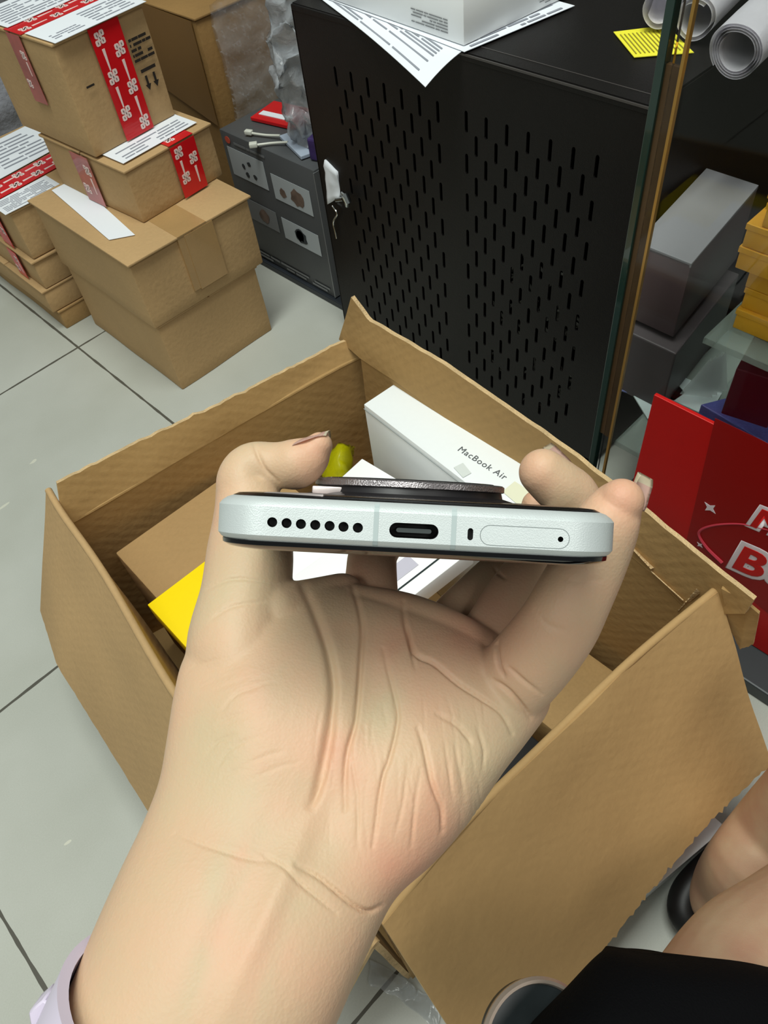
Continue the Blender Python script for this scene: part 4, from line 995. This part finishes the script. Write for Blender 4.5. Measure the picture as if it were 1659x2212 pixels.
# index finger
add_limb(bm, [(790, 1370, .208, 80), (800, 1300, .212, 62), (802, 1240, .217, 56), (806, 1200, .224, 53), (825, 1172, .245, 48), (845, 1160, .262, 40)])
# little web lobe between thumb and index, pads under the fingers
add_limb(bm, [(600, 1330, .192, 70), (680, 1300, .199, 52), (740, 1285, .204, 48)])
add_limb(bm, [(760, 1330, .200, 70), (880, 1350, .199, 68), (1000, 1400, .196, 66), (1090, 1470, .190, 68)])
hm = evaluated(bm, [('REMESH', dict(mode='VOXEL', voxel_size=.00043, use_smooth_shade=True)), ('SMOOTH', dict(factor=.6, iterations=30))])
n = len(hm.vertices); co = np.empty(n * 3); hm.vertices.foreach_get('co', co); co = co.reshape(-1, 3)
nr = np.empty(n * 3); hm.vertices.foreach_get('normal', nr); nr = nr.reshape(-1, 3)
cc = (co - O) @ M; PX = cc[:, 0] / cc[:, 2] * F + CX; PY = cc[:, 1] / cc[:, 2] * F + CY
face = np.clip(-((nr @ M)[:, 2]), 0, 1); front = face > .12
def crease(pts, d, wpx, zmax=None, fade=True):
    """press a line into the skin that faces the viewer"""
    P = catmull(pts, 40); best = np.full(n, 1e9); tt = np.zeros(n)
    for i in range(39):
        a, b = P[i], P[i + 1]; ab = b - a; L2 = max(ab @ ab, 1e-6)
        t = np.clip(((PX - a[0]) * ab[0] + (PY - a[1]) * ab[1]) / L2, 0, 1)
        dd = np.hypot(PX - a[0] - t * ab[0], PY - a[1] - t * ab[1]); m_ = dd < best; best[m_] = dd[m_]; tt[m_] = (i + t[m_]) / 39
    k = np.exp(-(best / (wpx * .52)) ** 2) * (np.sin(np.pi * np.clip(tt, .04, .96)) ** .5 if fade else 1)
    k *= front
    if zmax: k *= cc[:, 2] < zmax
    return -d * k * .85
def bumpf(x, y, sx, sy, ang, d):
    c_, s_ = cos(radians(ang)), sin(radians(ang)); u = (PX - x) * c_ + (PY - y) * s_; v = -(PX - x) * s_ + (PY - y) * c_
    return d * np.exp(-(u / sx) ** 2 - (v / sy) ** 2) * face
disp = np.zeros(n); ZM = .212
# broad forms: hollow of the palm, heel pads, tendons of the wrist
disp += bumpf(790, 1440, 70, 160, -8, -.0030) + bumpf(930, 1480, 120, 90, 40, -.0012) + bumpf(540, 1520, 90, 190, 6, .0018)
disp += bumpf(900, 1740, 110, 130, 20, .0022) + bumpf(700, 1740, 60, 110, 10, -.0012) + bumpf(600, 1930, 26, 220, 24, .0010) + bumpf(500, 1960, 40, 200, 24, -.0008)
disp += bumpf(980, 1390, 60, 40, 30, .0012) + bumpf(860, 1340, 50, 50, 0, .0008)
for pts, d, w_ in (
    ([(872, 1300), (872, 1330), (880, 1365), (900, 1410), (939, 1430), (993, 1475), (1041, 1508), (1084, 1541), (1107, 1585)], .0013, 8),
    ([(880, 1355), (886, 1390), (899, 1440)], .0008, 6),
    ([(830, 1395), (845, 1457), (861, 1529), (858, 1575), (842, 1638), (824, 1690), (812, 1770), (803, 1830)], .0010, 8),
    ([(762, 1266), (776, 1306), (784, 1350), (782, 1400), (776, 1481), (768, 1560), (752, 1615), (745, 1680), (746, 1750)], .0014, 10),
    ([(655, 1265), (680, 1320), (706, 1390), (720, 1470), (716, 1550), (700, 1640), (684, 1710), (672, 1740)], .0020, 20),
    ([(722, 1560), (712, 1625), (700, 1680), (676, 1734)], .0007, 7),
    ([(903, 1571), (915, 1613), (927, 1686), (945, 1740), (948, 1790)], .0012, 9),
    ([(945, 1541), (987, 1565), (1010, 1592), (1018, 1606)], .0009, 8),
    ([(1072, 1378), (1076, 1433), (1090, 1462)], .0012, 8),
    ([(1065, 1469), (1095, 1490), (1126, 1523), (1146, 1550)], .0013, 9),
    ([(1098, 1440), (1130, 1470), (1170, 1500)], .0008, 9),
    ([(571, 1848), (610, 1872), (645, 1905), (690, 1942), (726, 1972)], .0008, 8),
    ([(640, 1870), (692, 1897), (758, 1951), (796, 1968), (826, 1955)], .0014, 9),
    ([(380, 1800), (440, 1825), (520, 1850), (590, 1862)], .0005, 7),
    ([(469, 1565), (500, 1552), (541, 1541)], .0004, 5), ([(451, 1625), (475, 1603), (512, 1588)], .0005, 5), ([(474, 1655), (500, 1622), (540, 1600)], .0004, 5),
    ([(480, 1540), (515, 1505), (560, 1490)], .0004, 5), ([(455, 1340), (500, 1312), (570, 1300)], .0005, 6), ([(450, 1270), (510, 1250), (600, 1262)], .0006, 6),
    ([(1158, 1320), (1185, 1350), (1225, 1362)], .00025, 12), ([(1205, 1240), (1240, 1256), (1300, 1252)], .00022, 12),
    ([(760, 1560), (760, 1640), (772, 1720), (770, 1800)], .0004, 6), ([(880, 1640), (868, 1720), (850, 1800)], .0004, 6), ([(905, 1660), (890, 1740), (880, 1830)], .0004, 6),
    ([(980, 1600), (990, 1660), (1000, 1720)], .0005, 7), ([(1030, 1570), (1045, 1620), (1042, 1660)], .0005, 7), ([(960, 1600), (965, 1660), (972, 1720)], .0004, 6)):
    disp += crease(pts, d, w_, ZM)
rdh = random.Random(11)
for k in range(90):      # fine skin lines running down the palm and over the thumb pad
    if k < 60:
        x0 = rdh.uniform(690, 1060); y0 = rdh.uniform(1480, 1760); L0 = rdh.uniform(40, 130); sl = (x0 - 850) * .0006 + rdh.uniform(-.12, .12)
        pts = [(x0 + sl * L0 * t + rdh.uniform(-3, 3), y0 + L0 * t) for t in (0, .35, .7, 1)]
    else:
        x0 = rdh.uniform(385, 560); y0 = rdh.uniform(1430, 1700); L0 = rdh.uniform(40, 100)
        pts = [(x0 + L0 * t, y0 - L0 * (.55 * t - .2 * t * t) + rdh.uniform(-2, 2)) for t in (0, .35, .7, 1)]
    disp += crease(pts, rdh.uniform(.00008, .00022), rdh.uniform(3.5, 5), ZM)
disp += crease([(548, 960), (570, 1010), (600, 1040)], .0008, 8) + crease([(1068, 1226), (1078, 1240), (1092, 1250)], .0010, 6) + crease([(1130, 1085), (1140, 1095), (1150, 1100)], .0003, 5)
co2 = co + nr * disp[:, None]; hm.vertices.foreach_set('co', co2.ravel())
fl = np.zeros(n)
for x, y, s, k in ((880, 1900, 120, .30), (700, 1640, 90, .22), (1335, 1080, 70, .30), (1160, 1010, 80, .30), (690, 990, 70, .25), (1080, 1330, 120, .15), (800, 1250, 120, .12), (480, 1150, 120, -.05), (500, 2000, 200, -.06), (420, 1700, 160, -.08)):
    fl += k * np.exp(-((PX - x) ** 2 + (PY - y) ** 2) / s ** 2)
cr_d = np.clip(-disp / .0013, 0, 1) * .0
for pts, k, w_ in (([(520, 1790), (470, 1880), (450, 1990), (425, 2100), (390, 2230)], .32, 22), ([(640, 1960), (590, 2080), (555, 2230)], .22, 16), ([(560, 1800), (520, 1900), (470, 1960)], .2, 14), ([(560, 1420), (600, 1500), (640, 1600)], .12, 40), ([(830, 1380), (850, 1480), (840, 1560)], .22, 30)):
    c_ = crease(pts, 1.0, w_ / .52); fl += .55 * k * c_ / .85
for k in range(60):
    a_, b_ = rdh.uniform(420, 1150), rdh.uniform(1250, 2100); s_ = rdh.uniform(14, 45); fl += rdh.choice((-.05, .07, .05)) * np.exp(-((PX - a_) ** 2 + ((PY - b_) / 1.5) ** 2) / s_ ** 2)
at = hm.attributes.new('flush', 'FLOAT', 'POINT'); at.data.foreach_set('value', (fl + cr_d).astype(np.float32))
for pl in hm.polygons: pl.use_smooth = True
hm.materials.clear(); hm.materials.append(SKIN)
thd = thing('hand', "person's bare left hand and forearm, palm towards the viewer, holding the silver phone", 'hand', tuple(cw([0, .05, .19])))
o = bpy.data.objects.new('skin', hm); link(o, thd)
NAIL = mat('nail', (232, 196, 182), .25, coat=.5, sss=.2); NAILT = mat('nail_tip', (236, 226, 200), .25, coat=.5)
def nail(ctr, ldir, wdir, L_, W_, curve, tip=.22):
    """ctr world point, ldir towards the tip, wdir across; curved plate"""
    l = Vector(ldir).normalized(); w_ = Vector(wdir); w_ = (w_ - l * w_.dot(l)).normalized(); nn = l.cross(w_).normalized()
    bm = bmesh.new(); G = []; nu, nv = 14, 16
    for j in range(nv + 1):
        row = []; v = j / nv
        for i in range(nu + 1):
            u = i / nu * 2 - 1; half = W_ / 2 * (1 - .25 * max(0, (v - .7) / .3) ** 2 - .2 * max(0, (.25 - v) / .25) ** 2)
            vv = v * (1 + .12 * (1 - u * u)) if v > .5 else v
            row.append(bm.verts.new(ctr + l * (vv - .5) * L_ + w_ * u * half - nn * curve * u * u - nn * .06 * L_ * (v - .4) ** 2))
        G.append(row)
    for j in range(nv):
        for i in range(nu):
            f = bm.faces.new([G[j][i], G[j][i + 1], G[j + 1][i + 1], G[j + 1][i]]); f.material_index = 1 if j / nv > 1 - tip else 0
    bmesh.ops.solidify(bm, geom=bm.faces, thickness=.0005)
    return mesh_obj('fingernail', bm, [NAIL, NAILT], thd, smooth=True, recalc=False)
def cdir(x, y, z): return Vector(M @ np.array([x, y, z], float))
nail(dep(664, 947, .2055), cdir(.94, -.34, -.02), cdir(.10, .30, 1), .0104, .0090, .0024, .12)
nail(dep(1196, 1000, .2055), cdir(-.72, -.66, -.1), cdir(.45, -.35, .85), .0080, .0085, .0022)
nail(dep(1367, 1062, .1718), cdir(.25, -.96, -.05), cdir(.72, .30, .65), .0074, .0066, .0024, .3)

# wristwatch with a lilac strap, mostly below the frame
twt = thing('wristwatch', 'lilac wristwatch strap on the wrist at the bottom left corner', 'wristwatch', tuple(dep(330, 2300, .16)))
bm = bmesh.new(); n_ = 72; R1 = []
for k in range(n_):
    t = 2 * pi * k / n_; D = .1535
    base = np.array([(410 - CX) * D / F, (2300 - CY) * D / F, D]); ax = np.array([.905, .42, 0.0]); ar = np.array([-.42, .905, 0]) ; dz = np.array([0, 0, 1.0])
    q = base + ax * (.0292 * cos(t)) + dz * (.0262 * sin(t)) 
    nrm_ = ax * cos(t) + dz * sin(t)
    R1.append([bm.verts.new(cw(q + ar * s * .010 + nrm_ * tt)) for s, tt in ((-1, 0), (1, 0), (1, .0022), (-1, .0022))])
for k in range(n_):
    for j in range(4): bm.faces.new([R1[k][j], R1[(k + 1) % n_][j], R1[(k + 1) % n_][(j + 1) % 4], R1[k][(j + 1) % 4]])
LIL = mat('lilac_silicone', (206, 196, 214), .4)
mesh_obj('strap', bm, LIL, twt, smooth='auto')
bm = bmesh.new(); c_ = [(60, 2188), (92, 2160), (150, 2195), (130, 2250), (70, 2250)]
add_slab(bm, [dep(*q, .150) for q in c_], cdir(0, 0, -1), .006); bmesh.ops.bevel(bm, geom=list(bm.edges), offset=.0004, segments=1, affect='EDGES')
mesh_obj('buckle', bm, LIL, twt, smooth='auto')
bm = bmesh.new(); add_slab(bm, [dep(*q, .1497) for q in ((88, 2196), (96, 2190), (104, 2206), (96, 2212))], cdir(0, 0, -1), .0004); mesh_obj('strap_slot', bm, BLACKV, twt)

def DF(px, py): return H * F / -ray(px, py)[2]      # depth of the floor along a sight line
# ------------------------------------------------------------------ seated person at lower right
tps = thing('person', 'seated person in black shorts, only knee, calf and sandalled foot showing at lower right', 'person', (.26, -.08, 0))
bm = bmesh.new()
add_limb(bm, [(1556, 1945, DF(1556, 1945) - .033, 66), (1580, 1910, DF(1556, 1945) - .045, 76), (1618, 1868, DF(1556, 1945) - .075, 86), (1680, 1800, .60, 92), (1780, 1690, .54, 98), (1900, 1560, .47, 108)])   # heel and shin
add_limb(bm, [(1560, 1930, DF(1560, 1930) - .030, 60), (1640, 1850, DF(1640, 1850) - .028, 58), (1740, 1770, DF(1740, 1770) - .025, 58), (1800, 1700, DF(1800, 1700) - .02, 45)])                                                         # foot
add_limb(bm, [(1900, 1980, .50, 190), (1760, 2085, .47, 200), (1660, 2150, .45, 200), (1560, 2300, .42, 210)])                                                    # other leg, calf to knee
lm = evaluated(bm, [('REMESH', dict(mode='VOXEL', voxel_size=.0025, use_smooth_shade=True)), ('SMOOTH', dict(factor=.5, iterations=6))])
lm.materials.clear(); lm.materials.append(skin_material('skin_leg', (178, 134, 110), .35))
o = bpy.data.objects.new('skin', lm); link(o, tps)
bm = bmesh.new(); BC = mat('black_cloth', (9, 9, 11), .9, bump=.3, bscale=900, spec=.1)
add_loft(bm, [(1310, 2045, 1680, 2090, .40, .05), (1290, 2075, 1720, 2150, .395, .11), (1230, 2140, 1740, 2260, .385, .13), (1160, 2220, 1740, 2400, .375, .14), (1080, 2330, 1700, 2560, .365, .14)], ex=2.6)
for v in bm.verts: v.co += Vector((noise.noise(v.co * 25), noise.noise(v.co * 25 + X * 5), noise.noise(v.co * 25 + Y * 5))) * .0035
mesh_obj('shorts', bm, BC, tps, smooth=True)
# sandal
SB = mat('black_rubber', (16, 14, 14), .5)
bm = bmesh.new(); Q = catmull([onz(1800, 1640, .035), onz(1659, 1725, .03), onz(1603, 1808, .03), onz(1536, 1868, .03), onz(1484, 1925, .028), onz(1476, 1975, .025), onz(1512, 2012, .02), onz(1560, 2030, .02)], 50)
add_tube(bm, Q, [.0125] * 50, 16)
sd_ = mesh_obj('sandal', bm, SB, tps, smooth='auto')
bm = bmesh.new(); q0 = onz(1580, 1772, .043); add_tube(bm, [q0, q0 + Z * .004], [.004, .003], 12); mesh_obj('snap_button', bm, MATS['chrome'], sd_, smooth='auto')
# round dark disc with bright rim
tdk = thing('compact_case', 'round dark case with a shiny metal rim, beside the black shorts', 'case', tuple(dep(1160, 2240, .36)))
def cdisc(name, px, py, D, R_, levels, m_, seg=64, tilt=(0.25, -.35, 1)):
    nn = Vector(tilt).normalized(); nn = cdir(nn.x, nn.y, -nn.z); a = nn.cross(Z).normalized(); b = nn.cross(a); c = dep(px, py, D)
    bm = bmesh.new(); Rr = [[bm.verts.new(c + (a * cos(2 * pi * k / seg) + b * sin(2 * pi * k / seg)) * r * R_ + nn * h) for k in range(seg)] for r, h in levels]
    for i in range(len(Rr) - 1):
        for k in range(seg): bm.faces.new([Rr[i][k], Rr[i][(k + 1) % seg], Rr[i + 1][(k + 1) % seg], Rr[i + 1][k]])
    bm.faces.new(Rr[0]); bm.faces.new(Rr[-1][::-1]); return mesh_obj(name, bm, m_, tdk, smooth='auto')
cdisc('body', 1165, 2262, .365, .029, [(.95, -.008), (.97, 0), (.88, .0005)], mat('dark_face', (50, 56, 58), .35, var=.2, vscale=80))
cdisc('metal_rim', 1165, 2262, .365, .029, [(.96, -.003), (1.02, -.001), (1.03, .001), (.99, .0028), (.94, .0028), (.91, .001), (.90, -.003)], mat('rose_chrome', (236, 214, 196), .25, metal=.55))
